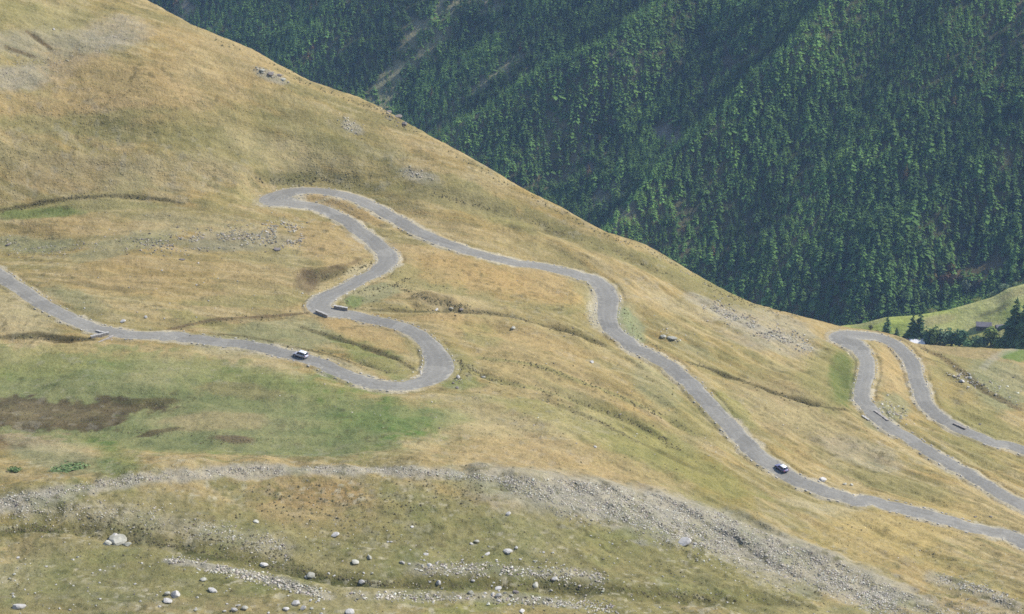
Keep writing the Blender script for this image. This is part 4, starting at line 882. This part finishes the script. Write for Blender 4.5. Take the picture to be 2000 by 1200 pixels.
# scree: stones beyond counting, one sheet of real stones
scV = []; scF = []; scC = []; off = 0
small = [rock_mesh(700+k, 1) for k in range(6)]
def scree(px, size, tone=1.):
    global off
    P_ = hit(px, .5); okk = ~np.isnan(P_[:, 0]); P_ = P_[okk]; s = size[okk]
    ds = sampler(rd_all)(P_[:, 0], P_[:, 1]); kk = ds > .5; P_ = P_[kk]; s = s[kk]
    # only on bare patches of the noise so the edges break up
    kind = rng.integers(0, 6, len(P_))
    for k in range(6):
        V, F = small[k]; sel = kind == k; n = sel.sum()
        if not n: continue
        a = rng.uniform(0, 6.28, n); ss = s[sel]; Q_ = P_[sel]
        X = (V[None, :, 0]*np.cos(a)[:, None]-V[None, :, 1]*np.sin(a)[:, None])*ss[:, None]+Q_[:, 0:1]
        Y = (V[None, :, 0]*np.sin(a)[:, None]+V[None, :, 1]*np.cos(a)[:, None])*ss[:, None]+Q_[:, 1:2]
        Zs = V[None, :, 2]*ss[:, None]*.9+Q_[:, 2:3]+ss[:, None]*.12
        scV.append(np.stack([X, Y, Zs], -1).reshape(-1, 3)); scF.append((F[None]+(np.arange(n)*len(V))[:, None, None]).reshape(-1, 3)+off); off += n*len(V)
        c = np.array((.42, .38, .305))[None]*tone*np.clip(1+rng.normal(size=(n, 1))*.36, .35, 1.6)+rng.normal(size=(n, 3))*.01
        scC.append(np.repeat(np.clip(c, .05, .62), len(V), 0))
def lens(n, a, b): return a+(b-a)*rng.random(n)**3
def band(px, wpx0, n, s0, s1, tone=1.):
    c = curve(px, 8); t = rng.uniform(0, len(c)-1.001, n); i = t.astype(int); f = (t-i)[:, None]; p = c[i]*(1-f)+c[i+1]*f
    p = p+rng.normal(size=(n, 2))*np.array([6, wpx0]); nn = vnoise(p[:, 0]/22, p[:, 1]/14, 3); p = p[nn > .28]; scree(p, lens(len(p), s0, s1), tone)
band([(0,978),(150,954),(300,932),(450,921),(600,917),(760,919),(880,928),(1000,938)], 4.5, 2600, .12, .34)
band([(0,975),(60,1000),(200,1000),(330,1020),(430,1040),(520,1068),(560,1085)], 15, 2000, .1, .36)
pp_ = poly_pts([(960,930),(1120,938),(1260,958),(1400,1000),(1540,1060),(1680,1115),(1790,1165),(1700,1200),(1560,1140),(1430,1090),(1300,1045),(1150,1000),(1000,965)], 14500)
pp_ = pp_[rng.random(len(pp_)) < .25+.85*smooth(.2, .6, vnoise(pp_[:, 0]/26, pp_[:, 1]/15, 7)+.25*vnoise(pp_[:, 0]/7, pp_[:, 1]/5, 8)-.1)*(1-.65*smooth(1400, 1720, pp_[:, 0]))]
scree(pp_, lens(len(pp_), .1, .38))
band([(1080,990),(1250,1035),(1400,1085),(1550,1145)], 14, 900, .14, .4)
band([(330,1095),(430,1112),(520,1132),(640,1166)], 6, 900, .2, .55); band([(820,1110),(950,1112),(1080,1122),(1180,1132)], 9, 750, .2, .55)
band([(690,1162),(820,1168),(1000,1172),(1120,1183)], 6, 520, .2, .55); band([(1120,1180),(1200,1190)], 6, 160, .2, .5)
band([(1700,1180),(1850,1195),(2000,1215)], 14, 900, .12, .36); band([(1830,1132),(1900,1148),(1970,1172)], 6, 500, .15, .4); band([(1600,1120),(1750,1180)], 12, 900, .15, .45)
band([(280,482),(380,470),(470,462),(540,460),(590,465)], 11, 1500, .2, .6, .68); band([(0,478),(90,488),(200,480),(280,470)], 10, 500, .15, .45, .75); band([(520,448),(590,452)], 8, 200, .2, .6)
band([(1370,590),(1430,618),(1500,648),(1580,678)], 10, 1100, .2, .6, .8); band([(1710,780),(1745,805),(1780,815)], 8, 180, .2, .6); band([(1860,730),(1900,745),(1990,770)], 9, 180, .2, .7)
band([(1190,466),(1260,489),(1340,532),(1400,570),(1480,602),(1560,622)], 2, 160, .12, .4, .9); band([(750,220),(800,252)], 3, 60, .2, .6, .6)
band([(0,140),(80,125),(180,90),(250,60)], 16, 700, .12, .32, .85); band([(500,135),(560,160)], 5, 70, .2, .6); band([(790,335),(840,355)], 6, 80, .2, .6); band([(670,235),(700,260)], 6, 70, .2, .55)
band([(1150,600),(1165,640)], 8, 80, .15, .4); band([(860,690),(900,740)], 8, 100, .15, .4); band([(1300,650),(1330,665)], 6, 60, .2, .5); band([(600,1000),(720,1090)], 40, 150, .12, .3)
pf = poly_pts([(0,1000),(2000,1080),(2000,1200),(0,1200)], 900); scree(pf, lens(len(pf), .12, .34))
pf = poly_pts([(0,420),(700,400),(1600,640),(1600,900),(900,880),(0,640)], 500); scree(pf, lens(len(pf), .12, .4))
o = mesh_np('scree', np.vstack(scV), np.vstack(scF), M_SCREE, smooth_=False, colors=np.vstack(scC))
tag(o, 'grey scree and loose stones strewn over the pasture', 'scree', kind='stuff')

# tussocks of grass over the open ground and dark heath clumps
def tufts(name, P_, s, col, label, cat, hgt=.8):
    n = len(P_); M_ = 5; V = np.zeros((n, M_+1, 3)); a0 = rng.uniform(0, 6.28, n)
    for k in range(M_):
        a = a0+6.283*k/M_; rr = s*rng.uniform(.7, 1.25, n); V[:, k] = np.stack([P_[:, 0]+rr*np.cos(a), P_[:, 1]+rr*np.sin(a), P_[:, 2]-.05-s*.1], 1)
    V[:, M_] = np.stack([P_[:, 0]+rng.normal(size=n)*.25*s, P_[:, 1]+rng.normal(size=n)*.25*s, P_[:, 2]+s*hgt*rng.uniform(.6, 1.3, n)], 1)
    b = (np.arange(n)*(M_+1))[:, None]; F = np.concatenate([np.stack([b[:, 0]+k, b[:, 0]+(k+1) % M_, b[:, 0]+M_], 1) for k in range(M_)])
    cc = np.repeat(col[:, None], M_+1, 1).reshape(-1, 3)
    return tag(mesh_np(name, V.reshape(-1, 3), F, M_TUFT, smooth_=True, colors=np.clip(cc, .01, 1)), label, cat, kind='stuff')
px = rng.uniform((-60, 20), (2060, 1260), (90000, 2)); P_ = hit(px, 1.); P_ = P_[~np.isnan(P_[:, 0])]
ds = sampler(rd_all)(P_[:, 0], P_[:, 1]); P_ = P_[(ds > .7)]; P_[:, 2] = HZ(P_[:, 0], P_[:, 1])
den = smooth(.25, .6, vnoise(P_[:, 0]/14, P_[:, 1]/14, 77)); P_ = P_[rng.random(len(P_)) < .35+.65*den]
cc = ground_col(P_[:, 0], P_[:, 1])*np.clip(1.03+rng.normal(size=(len(P_), 1))*.1, .5, 1.6)
tufts('grass', P_, rng.uniform(.12, .34, len(P_)), cc, 'dry tufted grass covering the pasture', 'grass', .7)
hp = np.vstack([rng.normal((620, 985), (75, 26), (260, 2)), rng.normal((880, 960), (60, 16), (150, 2)), rng.normal((760, 1000), (90, 26), (130, 2)), rng.normal((1330, 1060), (110, 30), (60, 2)), rng.uniform((0, 1000), (1900, 1195), (190, 2)), rng.normal((120, 1035), (90, 8), (90, 2)), rng.normal((420, 1070), (120, 14), (110, 2)), rng.normal((1500, 1165), (160, 12), (120, 2)), rng.uniform((900, 700), (1400, 920), (120, 2)), rng.uniform((600, 530), (900, 610), (120, 2)), rng.normal((560, 353), (30, 5), (80, 2)), rng.normal((455, 860), (30, 5), (60, 2)), rng.normal((300, 845), (40, 4), (50, 2)), rng.normal((310, 790), (30, 4), (50, 2))])
lines = [([(730,604),(850,610),(930,610),(1000,620),(1100,648),(1180,674)], 170), ([(1345,708),(1400,726),(1500,764),(1580,790),(1660,803)], 130), ([(900,715),(960,742),(1060,764),(1150,794),(1250,834),(1330,880)], 240), ([(940,700),(1040,712),(1130,744),(1250,792),(1360,850)], 220), ([(1060,780),(1160,820),(1260,870)], 90),
 ([(430,653),(560,676),(640,692),(700,712),(760,728)], 110), ([(590,640),(660,662),(720,682),(780,706),(808,722)], 130), ([(330,644),(440,623),(600,612)], 60), ([(0,412),(130,388),(220,383),(350,396)], 110), ([(30,657),(110,660),(182,664)], 50), ([(1800,680),(1850,705),(1920,760),(1990,800)], 120), ([(840,378),(930,402),(1080,450),(1200,496),(1320,545)], 150), ([(780,560),(860,590),(920,600)], 130), ([(1220,610),(1245,650),(1300,690)], 60), ([(620,545),(680,530),(725,512)], 90), ([(0,1036),(110,1038),(320,1064),(560,1112),(800,1144),(1100,1147),(1400,1170)], 520), ([(150,1010),(400,1050),(560,1085)], 160)]
for l_, n_l in lines+[([(420,76),(540,130),(600,163),(700,200),(745,214),(790,246),(900,307),(1000,366),(1100,417),(1190,462),(1260,486),(1340,529),(1400,567),(1470,598),(1560,620)], 420), ([(1380,556),(1430,580),(1480,600)], 60), ([(850,700),(880,720),(900,750)], 70), ([(690,570),(760,560),(800,545)], 110), ([(870,690),(960,745)], 120), ([(600,360),(640,352),(690,370)], 40)]:
    c_ = curve(l_, 12); t_ = rng.uniform(0, len(c_)-1.01, n_l); i_ = t_.astype(int); hp = np.vstack([hp, c_[i_]*(1-(t_-i_)[:, None])+c_[i_+1]*(t_-i_)[:, None]+rng.normal(size=(n_l, 2))*[3, 2.6]])
P_ = hit(hp, .5); P_ = P_[~np.isnan(P_[:, 0])]; ds = sampler(rd_all)(P_[:, 0], P_[:, 1]); P_ = P_[ds > 1]
n = len(P_); cc = np.array((.115, .10, .05))[None]*np.clip(1+rng.normal(size=(n, 1))*.3, .4, 1.8)
tufts('undergrowth', P_, rng.uniform(.12, .42, n), cc, 'dark heath clumps dotted over the foreground slope', 'heath', .9)

# ------------------------------------------------------------------ stones along the road edges
def hpix(u, v): return hit([(u, v)], .5)[0]
cand = []
for r_i, ri in enumerate(road_info):
    c, h, nr, s = ri['c'], ri['h'], ri['nr'], ri['s']
    for side in (-1, 1):
        t = 2.+random.random()*3
        while t < s[-1]-2:
            k = int(np.searchsorted(s, t)); q = c[k, :2]+nr[k]*side*(h[k]+random.uniform(.15, .55))
            cand.append((q[0], q[1], r_i, side, math.atan2(ri['tg'][k][1], ri['tg'][k][0]), t)); t += random.choice([1.7, 2.4, 3.0, 3.6, 5.5])
cand = [c for c in cand if sampler(rd_all)(np.array([c[0]]), np.array([c[1]]))[0] > -.05]
pc = project(np.array([(c[0], c[1], HZ(np.array([c[0]]), np.array([c[1]]))[0]) for c in cand]))
vis = [(c, p) for c, p in zip(cand, pc) if -10 < p[0] < 2010 and p[1] < 1210 and vnoise(np.array([c[5]/16.]), np.array([c[3]*3.+c[2]*7]), 2)[0] > .34]
print('edge stones', len(vis))
random.shuffle(vis); NB = 280
bl_mesh = None
def edge_label(r_i, u, v, side):
    if r_i == 0:
        if u < 640 and 480 < v < 745 and not (600 < u and v < 640): return 'pale kerb stone along the left stretch of road with the white car'
        if v > 600 and 600 <= u < 900: return 'pale kerb stone around the lower hairpin'
        if u < 800 and v <= 640: return 'pale kerb stone along the winding climb to the top bend' if v > 425 else 'pale kerb stone around the top bend'
        if u < 1300: return 'pale kerb stone along the road between the top bend and the S-curve'
        return 'pale kerb stone along the long descent with the dark-sided car'
    return 'pale kerb stone along the right-hand road below its hairpin' if v > 720 and u < 1990 and v > 760 + 0.0 else 'pale kerb stone around the right-hand hairpin'
rbV = []
for j, (c, p) in enumerate(vis):
    z = HZ(np.array([c[0]]), np.array([c[1]]))[0]; L = random.uniform(.35, .85)
    if j < NB:
        o = rock_obj('kerb_stone', random.randrange(3)+20, M_ROCK); o.location = (c[0], c[1], z+.08); o.scale = (L, .3, .24); o.rotation_euler = (0, 0, c[4]+random.uniform(-.15, .15))
        lb = edge_label(c[2], p[0], p[1], c[3]); tag(o, lb, 'kerb stone', lb.replace('pale kerb stone', 'kerb stones'))
    else: rbV.append((c[0], c[1], z, L, c[4]))
if rbV:
    V0, F0 = rock_mesh(920, 1); VV = []; FF = []
    for i, (x, y, z, L, a) in enumerate(rbV):
        X = V0[:, 0]*L; Y = V0[:, 1]*.26; VV.append(np.stack([X*math.cos(a)-Y*math.sin(a)+x, X*math.sin(a)+Y*math.cos(a)+y, V0[:, 2]*.24+z+.08], 1)); FF.append(F0+i*len(V0))
    tag(mesh_np('roadside_rubble', np.vstack(VV), np.vstack(FF), M_ROCK, smooth_=False), 'loose pale rubble along the road verges', 'rubble', kind='stuff')

# ------------------------------------------------------------------ masonry: culverts and parapets
def block_course(bm, a, b, z0, z1, thick, nblk, seed):
    g = random.Random(seed); a = Vector(a); b = Vector(b); d = (b-a); L = d.length; d.normalize(); nn = Vector((-d.y, d.x, 0)); x = 0
    for i in range(nblk):
        l = L/nblk; p = a+d*(x+l/2); x += l; zt = z1+g.uniform(-.05, .05); zb = z0
        mt_ = Matrix.Translation((p.x, p.y, (p.z if False else 0)+(zt+zb)/2)) @ Matrix((( d.x, nn.x, 0, 0), (d.y, nn.y, 0, 0), (0, 0, 1, 0), (0, 0, 0, 1))) @ Matrix.Diagonal((l*.97, thick*g.uniform(.92, 1.05), zt-zb, 1))
        bmesh.ops.create_cube(bm, size=1, matrix=mt_)
def parapet(p0, p1, h, label, thick=.45, name='parapet_wall', mats=None):
    mw, mc = mats or (M_WALL, M_ROCK)
    a = hpix(*p0); b = hpix(*p1); root = empty(name, ((a+b)/2)); o0 = (a+b)/2; A_ = a-o0; B_ = b-o0
    bm = bmesh.new(); L = np.linalg.norm(b-a); n = max(3, int(L/.8))
    for k in range(n):
        f0, f1 = k/n, (k+1)/n; za = A_[2]*(1-f0)+B_[2]*f0
        block_course(bm, (A_*(1-f0)+B_*f0)*[1, 1, 0], (A_*(1-f1)+B_*f1)*[1, 1, 0], za-1.2, za+h, thick, 1, k)
    bm_obj('wall_body', bm, mw, root)
    bm = bmesh.new()
    for k in range(n):
        f0, f1 = k/n, (k+1)/n; za = A_[2]*(1-f0)+B_[2]*f0
        block_course(bm, (A_*(1-f0)+B_*f0)*[1, 1, 0], (A_*(1-f1)+B_*f1)*[1, 1, 0], za+h+.03, za+h+.2, thick+.16, 1, k+50)
    bm_obj('coping', bm, mc, root)
    return tag(root, label, 'wall', 'low stone walls beside the roads')
parapet((652, 603), (679, 608), .85, 'short stone parapet on the inner side of the road beside the small hairpin')
parapet((617, 611), (640, 621), .7, 'short stone parapet on the outer side of the road below the small hairpin')
parapet((1708, 804), (1734, 823), .25, 'stone parapet right of the lower road near the culvert', mats=(M_ROCKD, M_WALL))
parapet((1862, 829), (1886, 840), .3, 'stone parapet above the far road on the right', mats=(M_ROCKD, M_WALL))
parapet((1684, 813), (1697, 822), .15, 'pale low wall left of the lower right road')
# culvert at the left road
root = empty('culvert', hpix(200, 662)); c0 = np.array(root.location)
def wl(name, p0, p1, z0, z1, th_, mat=M_WALL):
    a = hpix(*p0)-c0; b = hpix(*p1)-c0; bm = bmesh.new(); block_course(bm, (a[0], a[1], 0), (b[0], b[1], 0), z0, z1, th_, 7, 3); return bm_obj(name, bm, mat, root)
wl('head_wall', (178, 661), (212, 654), -1.8, .5, .6); wl('coping', (177, 660.5), (213, 653.5), .54, .74, .85, M_ROCK); wl('wing_wall', (193, 668), (222, 657), -1.4, .22, .5); wl('wing_wall', (188, 648), (203, 653), -.9, .6, .45, M_ROCK)
bm = bmesh.new(); a = hpix(195, 660)-c0; bmesh.ops.create_cone(bm, cap_ends=True, segments=18, radius1=.7, radius2=.7, depth=.5, matrix=Matrix.Translation((a[0], a[1]-.25, -.9)) @ Matrix.Rotation(R(90), 4, 'X'))
bm_obj('pipe', bm, plain_mat('culvert_dark', (.03, .03, .03), .9), root)
tag(root, 'stone culvert head with wing walls where the stream meets the left road', 'culvert')

# ------------------------------------------------------------------ cars
M_WHITE = plain_mat('white_paint', (.80, .81, .84), .25, .03, spec=.6); M_GLASS = plain_mat('car_glass', (.012, .014, .02), .08, .05, spec=.8)
M_SILVER_SHADED = plain_mat('silver_paint_shaded', (.20, .18, .29), .28, .03, metal=.2, spec=.6)  # silver darkened to violet: shade of the backlit side put into the paint
M_TYRE = plain_mat('tyre_rubber', (.02, .02, .022), .9, .1); M_RIM = plain_mat('alloy_rim', (.5, .5, .52), .35, .05, metal=.8); M_TRIM = plain_mat('black_trim', (.03, .03, .034), .6)
M_LAMP = plain_mat('lamp_glass', (.7, .72, .75), .1, .02, spec=.8); M_RED = plain_mat('tail_lamp_red', (.45, .02, .02), .25, .02)
def loft(sections, close=True):
    """sections: list of (x, [(y, z) ...]) lower to upper on the right side; mirrored"""
    bm = bmesh.new(); rings = []
    for x, pr in sections:
        ring = [bm.verts.new((x, y, z)) for y, z in pr]+[bm.verts.new((x, -y, z)) for y, z in reversed(pr)]; rings.append(ring)
    for a, b in zip(rings[:-1], rings[1:]):
        n = len(a)
        for i in range(n): bm.faces.new((a[i], a[(i+1) % n], b[(i+1) % n], b[i]))
    bm.faces.new(rings[0][::-1]); bm.faces.new(rings[-1]); bmesh.ops.recalc_face_normals(bm, faces=bm.faces); return bm
def make_car(p, rz, paint, roof_mat, label, name, L=4.5, Hh=1.62, tall=True, pitch=0, roll=0):
    root = empty(name, p); root.rotation_euler = (roll, pitch, rz); hl = L/2; W = .91; b = .28
    def sec(x, w_, zt, zb=b, sh=.06): return (x, [(w_*.86, zb), (w_, zb+.16), (w_*1.0, zt-.24), (w_*.96, zt-.06), (w_*.84, zt)])
    bonn = .98 if tall else .86; belt = 1.02 if tall else .92
    bm = loft([sec(-hl, W*.86, belt*.93, b+.1), sec(-hl+.12, W*.95, belt*.99), sec(-hl+.7, W, belt), sec(0, W, belt), sec(hl-1.5, W, belt*.99), sec(hl-.9, W*.99, bonn*.96), sec(hl-.25, W*.94, bonn*.86), sec(hl, W*.80, bonn*.70, b+.08)])
    bmesh.ops.bevel(bm, geom=[e for e in bm.edges if e.calc_face_angle(0) > .6], offset=.03, segments=2, affect='EDGES'); bm_obj('body', bm, paint, root, True)
    def gs(x, w_, z0, z1, w1): return (x, [(w_, z0), ((w_+w1)/2+.02, (z0+z1)/2), (w1, z1)])
    r0, r1 = (-hl+.55, .35) if tall else (-hl+.85, .1)
    rear0 = -hl+.14 if tall else -hl+.35
    bm = loft([gs(rear0, W*.80, belt-.03, belt+.02, W*.78), gs(r0-.12, W*.83, belt-.03, Hh-.14, W*.68), gs(r0+.2, W*.85, belt-.03, Hh-.07, W*.70), gs(r1, W*.85, belt-.03, Hh-.07, W*.70), gs(r1+.15, W*.85, belt-.03, Hh-.12, W*.68), gs(hl-1.12, W*.8, belt-.06, belt-.01, W*.76)])
    bm_obj('window_glass', bm, M_GLASS, root, True)
    bm = loft([(r0-.16, [(W*.66, Hh-.13), (W*.6, Hh-.09)]), (r0+.15, [(W*.74, Hh-.08), (W*.66, Hh-.01)]), ((r0+r1)/2, [(W*.75, Hh-.06), (W*.66, Hh+.01)]), (r1, [(W*.74, Hh-.08), (W*.66, Hh-.02)]), (r1+.16, [(W*.66, Hh-.13), (W*.6, Hh-.10)])])
    bm_obj('roof', bm, roof_mat, root, True)
    # pillars
    for y in (-1, 1):
        for x0, x1 in ((hl-1.2, r1+.1), (-.25, -.3), (-hl+.9, -hl+.95), (rear0+.02, r0-.12)):
            bm = bmesh.new(); a = Vector((x0, y*W*.835, belt-.05)); c = Vector((x1, y*W*.70, Hh-.1)); d = (c-a); q_ = d.to_track_quat('Z', 'Y').to_matrix().to_4x4()
            bmesh.ops.create_cube(bm, size=1, matrix=Matrix.Translation((a+c)/2) @ q_ @ Matrix.Diagonal((.07, .07, d.length, 1))); bm_obj('pillar', bm, paint, root)
    for x in (-hl+.85, hl-.85):
        for y in (-1, 1):
            bm = bmesh.new(); mt_ = Matrix.Translation((x, y*(W-.10), .34)) @ Matrix.Rotation(R(90), 4, 'X'); bmesh.ops.create_cone(bm, cap_ends=True, segments=24, radius1=.34, radius2=.34, depth=.24, matrix=mt_)
            bmesh.ops.bevel(bm, geom=[e for e in bm.edges if e.calc_face_angle(0) > .9], offset=.04, segments=2, affect='EDGES'); wh = bm_obj('wheel', bm, M_TYRE, root, True)
            bm = bmesh.new(); mt_ = Matrix.Translation((x, y*(W+.005), .34)) @ Matrix.Rotation(R(90), 4, 'X'); bmesh.ops.create_cone(bm, cap_ends=True, segments=20, radius1=.22, radius2=.22, depth=.06, matrix=mt_); bm_obj('rim', bm, M_RIM, wh)
            bm = bmesh.new()      # wheel arch
            for k in range(9):
                an = math.pi*k/8; bmesh.ops.create_cube(bm, size=1, matrix=Matrix.Translation((x+.41*math.cos(an), y*(W+.0), .36+.41*math.sin(an))) @ Matrix.Rotation(-an, 4, 'Y') @ Matrix.Diagonal((.07, .05, .18, 1)))
            bm_obj('wheel_arch', bm, M_TRIM, root)
    for y in (-1, 1):
        bm = bmesh.new(); bmesh.ops.create_cube(bm, size=1, matrix=Matrix.Translation((hl-.14, y*W*.72, bonn*.74)) @ Matrix.Rotation(y*-.3, 4, 'Z') @ Matrix.Diagonal((.2, .36, .14, 1))); bmesh.ops.bevel(bm, geom=bm.edges[:], offset=.03, segments=2, affect='EDGES'); bm_obj('headlight', bm, M_LAMP, root)
        bm = bmesh.new(); bmesh.ops.create_cube(bm, size=1, matrix=Matrix.Translation((-hl+.06, y*W*.8, belt*.86)) @ Matrix.Diagonal((.14, .2, .26, 1))); bmesh.ops.bevel(bm, geom=bm.edges[:], offset=.025, segments=2, affect='EDGES'); bm_obj('tail_light', bm, M_RED, root)
        bm = bmesh.new(); bmesh.ops.create_cube(bm, size=1, matrix=Matrix.Translation((hl-1.25, y*(W+.09), belt+.05)) @ Matrix.Diagonal((.12, .2, .14, 1))); bmesh.ops.bevel(bm, geom=bm.edges[:], offset=.03, segments=2, affect='EDGES'); bm_obj('mirror', bm, paint, root)
        bm = bmesh.new(); bmesh.ops.create_cube(bm, size=1, matrix=Matrix.Translation((0, y*(W-.005), b+.09)) @ Matrix.Diagonal((L*.45, .06, .16, 1))); bm_obj('side_sill', bm, M_TRIM, root)
    for x, nm in ((hl-.03, 'front_bumper'), (-hl+.05, 'rear_bumper')):
        bm = bmesh.new(); bmesh.ops.create_cube(bm, size=1, matrix=Matrix.Translation((x, 0, b+.17)) @ Matrix.Diagonal((.16, W*1.5, .24, 1))); bmesh.ops.bevel(bm, geom=bm.edges[:], offset=.05, segments=2, affect='EDGES'); bm_obj(nm, bm, M_TRIM, root)
    return tag(root, label, 'car', 'cars driving on the pasture road')
def on_road(u, v, ri, off_):
    p = hpix(u, v); c = ri['c']; k = int(np.argmin(np.hypot(c[:, 0]-p[0], c[:, 1]-p[1]))); q_ = c[k].copy(); q_[:2] += ri['nr'][k]*off_
    t = ri['tg'][k]; dz = (c[min(k+3, len(c)-1), 2]-c[k-3, 2])/(np.hypot(*(c[min(k+3, len(c)-1), :2]-c[k-3, :2])))
    print('car px', project(q_)[0]); q_[2] += .04; return q_, math.atan2(t[1], t[0]), dz
q_, a, dz = on_road(585, 701, road_info[0], -.1)
make_car(q_, a+math.pi, plain_mat('white_paint_shaded', (.50, .51, .58), .28, .03, metal=.1, spec=.6), M_WHITE, 'white estate-style off-roader heading left on the left stretch of road', 'car', 4.45, 1.78, True, pitch=math.atan(dz))  # white car; body greyed to paint in its shaded side
q_, a, dz = on_road(1530, 919, road_info[0], .3)
make_car(q_, a+math.pi, M_SILVER_SHADED, M_WHITE, 'small silver car with painted-in sunlit roof and shaded side on the long descent at right', 'car', 4.2, 1.5, False, pitch=math.atan(dz))  # white roof paints the highlight on silver, body colour paints the shade

# ------------------------------------------------------------------ huts in the valley
M_STONE = rock_material('hut_stone', (.20, .17, .18), (.13, .115, .12)); M_SLATE = plain_mat('slate_roof', (.17, .155, .17), .8, .2, .6); M_WROOF = plain_mat('white_sheet_roof', (.75, .74, .73), .5, .05); M_PINK = plain_mat('reddish_sheet_roof', (.50, .33, .27), .6, .1); M_DARKW = plain_mat('dark_opening', (.02, .02, .02), .9)
def hut(px, wpx_, dpt, hw_, hr, rz, wall, roof, label, name='stone_hut', cat='hut'):
    p = hitM([px])[0]; s = FPX/np.linalg.norm(p); L = wpx_/s; root = empty(name, p+np.array([0, 0, -.3]), rz); D_ = dpt
    bm = bmesh.new(); vs = [bm.verts.new(v) for v in [(-L/2, -D_/2, -1), (L/2, -D_/2, -1), (L/2, D_/2, -1), (-L/2, D_/2, -1), (-L/2, -D_/2, hw_), (L/2, -D_/2, hw_), (L/2, D_/2, hw_), (-L/2, D_/2, hw_), (-L/2, 0, hw_+hr), (L/2, 0, hw_+hr)]]
    for f in [(0, 1, 5, 4), (2, 3, 7, 6), (1, 2, 6, 9, 5), (3, 0, 4, 8, 7)]: bm.faces.new([vs[i] for i in f])
    wl_ = bm_obj('wall', bm, wall, root); bm = bmesh.new()
    for sgn in (-1, 1):
        a = math.atan2(hr, D_/2); ln = math.hypot(hr, D_/2)+.5
        bmesh.ops.create_cube(bm, size=1, matrix=Matrix.Translation((0, sgn*(D_/4+.15), hw_+hr/2-.05)) @ Matrix.Rotation(-sgn*a, 4, 'X') @ Matrix.Diagonal((L+.7, ln, .16, 1)))
    bm_obj('roof', bm, roof, root)
    bm = bmesh.new(); bmesh.ops.create_cube(bm, size=1, matrix=Matrix.Translation((L*.18, -D_/2-.02, hw_*.38)) @ Matrix.Diagonal((1.1, .08, hw_*.72, 1))); bm_obj('door', bm, M_DARKW, root)
    for x in (-.25,):
        bm = bmesh.new(); bmesh.ops.create_cube(bm, size=1, matrix=Matrix.Translation((L*x, -D_/2-.02, hw_*.55)) @ Matrix.Diagonal((.8, .08, .8, 1))); bm_obj('window', bm, M_DARKW, root)
    return tag(root, label, cat)
hut((1921, 640), 28, 6, 2.4, 2.0, -.15, M_STONE, M_SLATE, 'grey stone hut with slate roof on the valley meadow, larger of two')
hut((1952, 642), 14, 4, 1.8, 1.4, .2, M_STONE, M_SLATE, 'small grey stone shed between the hut and the right-hand spruces', 'stone_shed', 'shed')
hut((1789, 680), 26, 8, 5.0, 2.2, .1, M_WROOF, M_WROOF, 'white sheet-roofed building in front of the tall spruce pair', 'farm_building', 'building')
hut((1767, 678), 24, 7, 5.4, 1.2, .05, M_PINK, M_PINK, 'low reddish-roofed shed touching the left side of the white roof', 'farm_shed', 'shed')

# ------------------------------------------------------------------ air
bm = bmesh.new(); bmesh.ops.create_cube(bm, size=1, matrix=Matrix.Translation((0, 1600, -445)) @ Matrix.Diagonal((3400, 3600, 930, 1)))
hm = bpy.data.materials.new('haze'); hm.use_nodes = True; n = hm.node_tree; n.nodes.clear(); pv = n.nodes.new('ShaderNodeVolumePrincipled'); mo = n.nodes.new('ShaderNodeOutputMaterial')
pv.inputs['Color'].default_value = (.42, .64, 1, 1); pv.inputs['Density'].default_value = .00005; pv.inputs['Anisotropy'].default_value = .1
n.links.new(pv.outputs[0], mo.inputs['Volume']); tag(bm_obj('haze', bm, hm), kind='stuff', label='thin blue haze filling the valley', cat='haze')
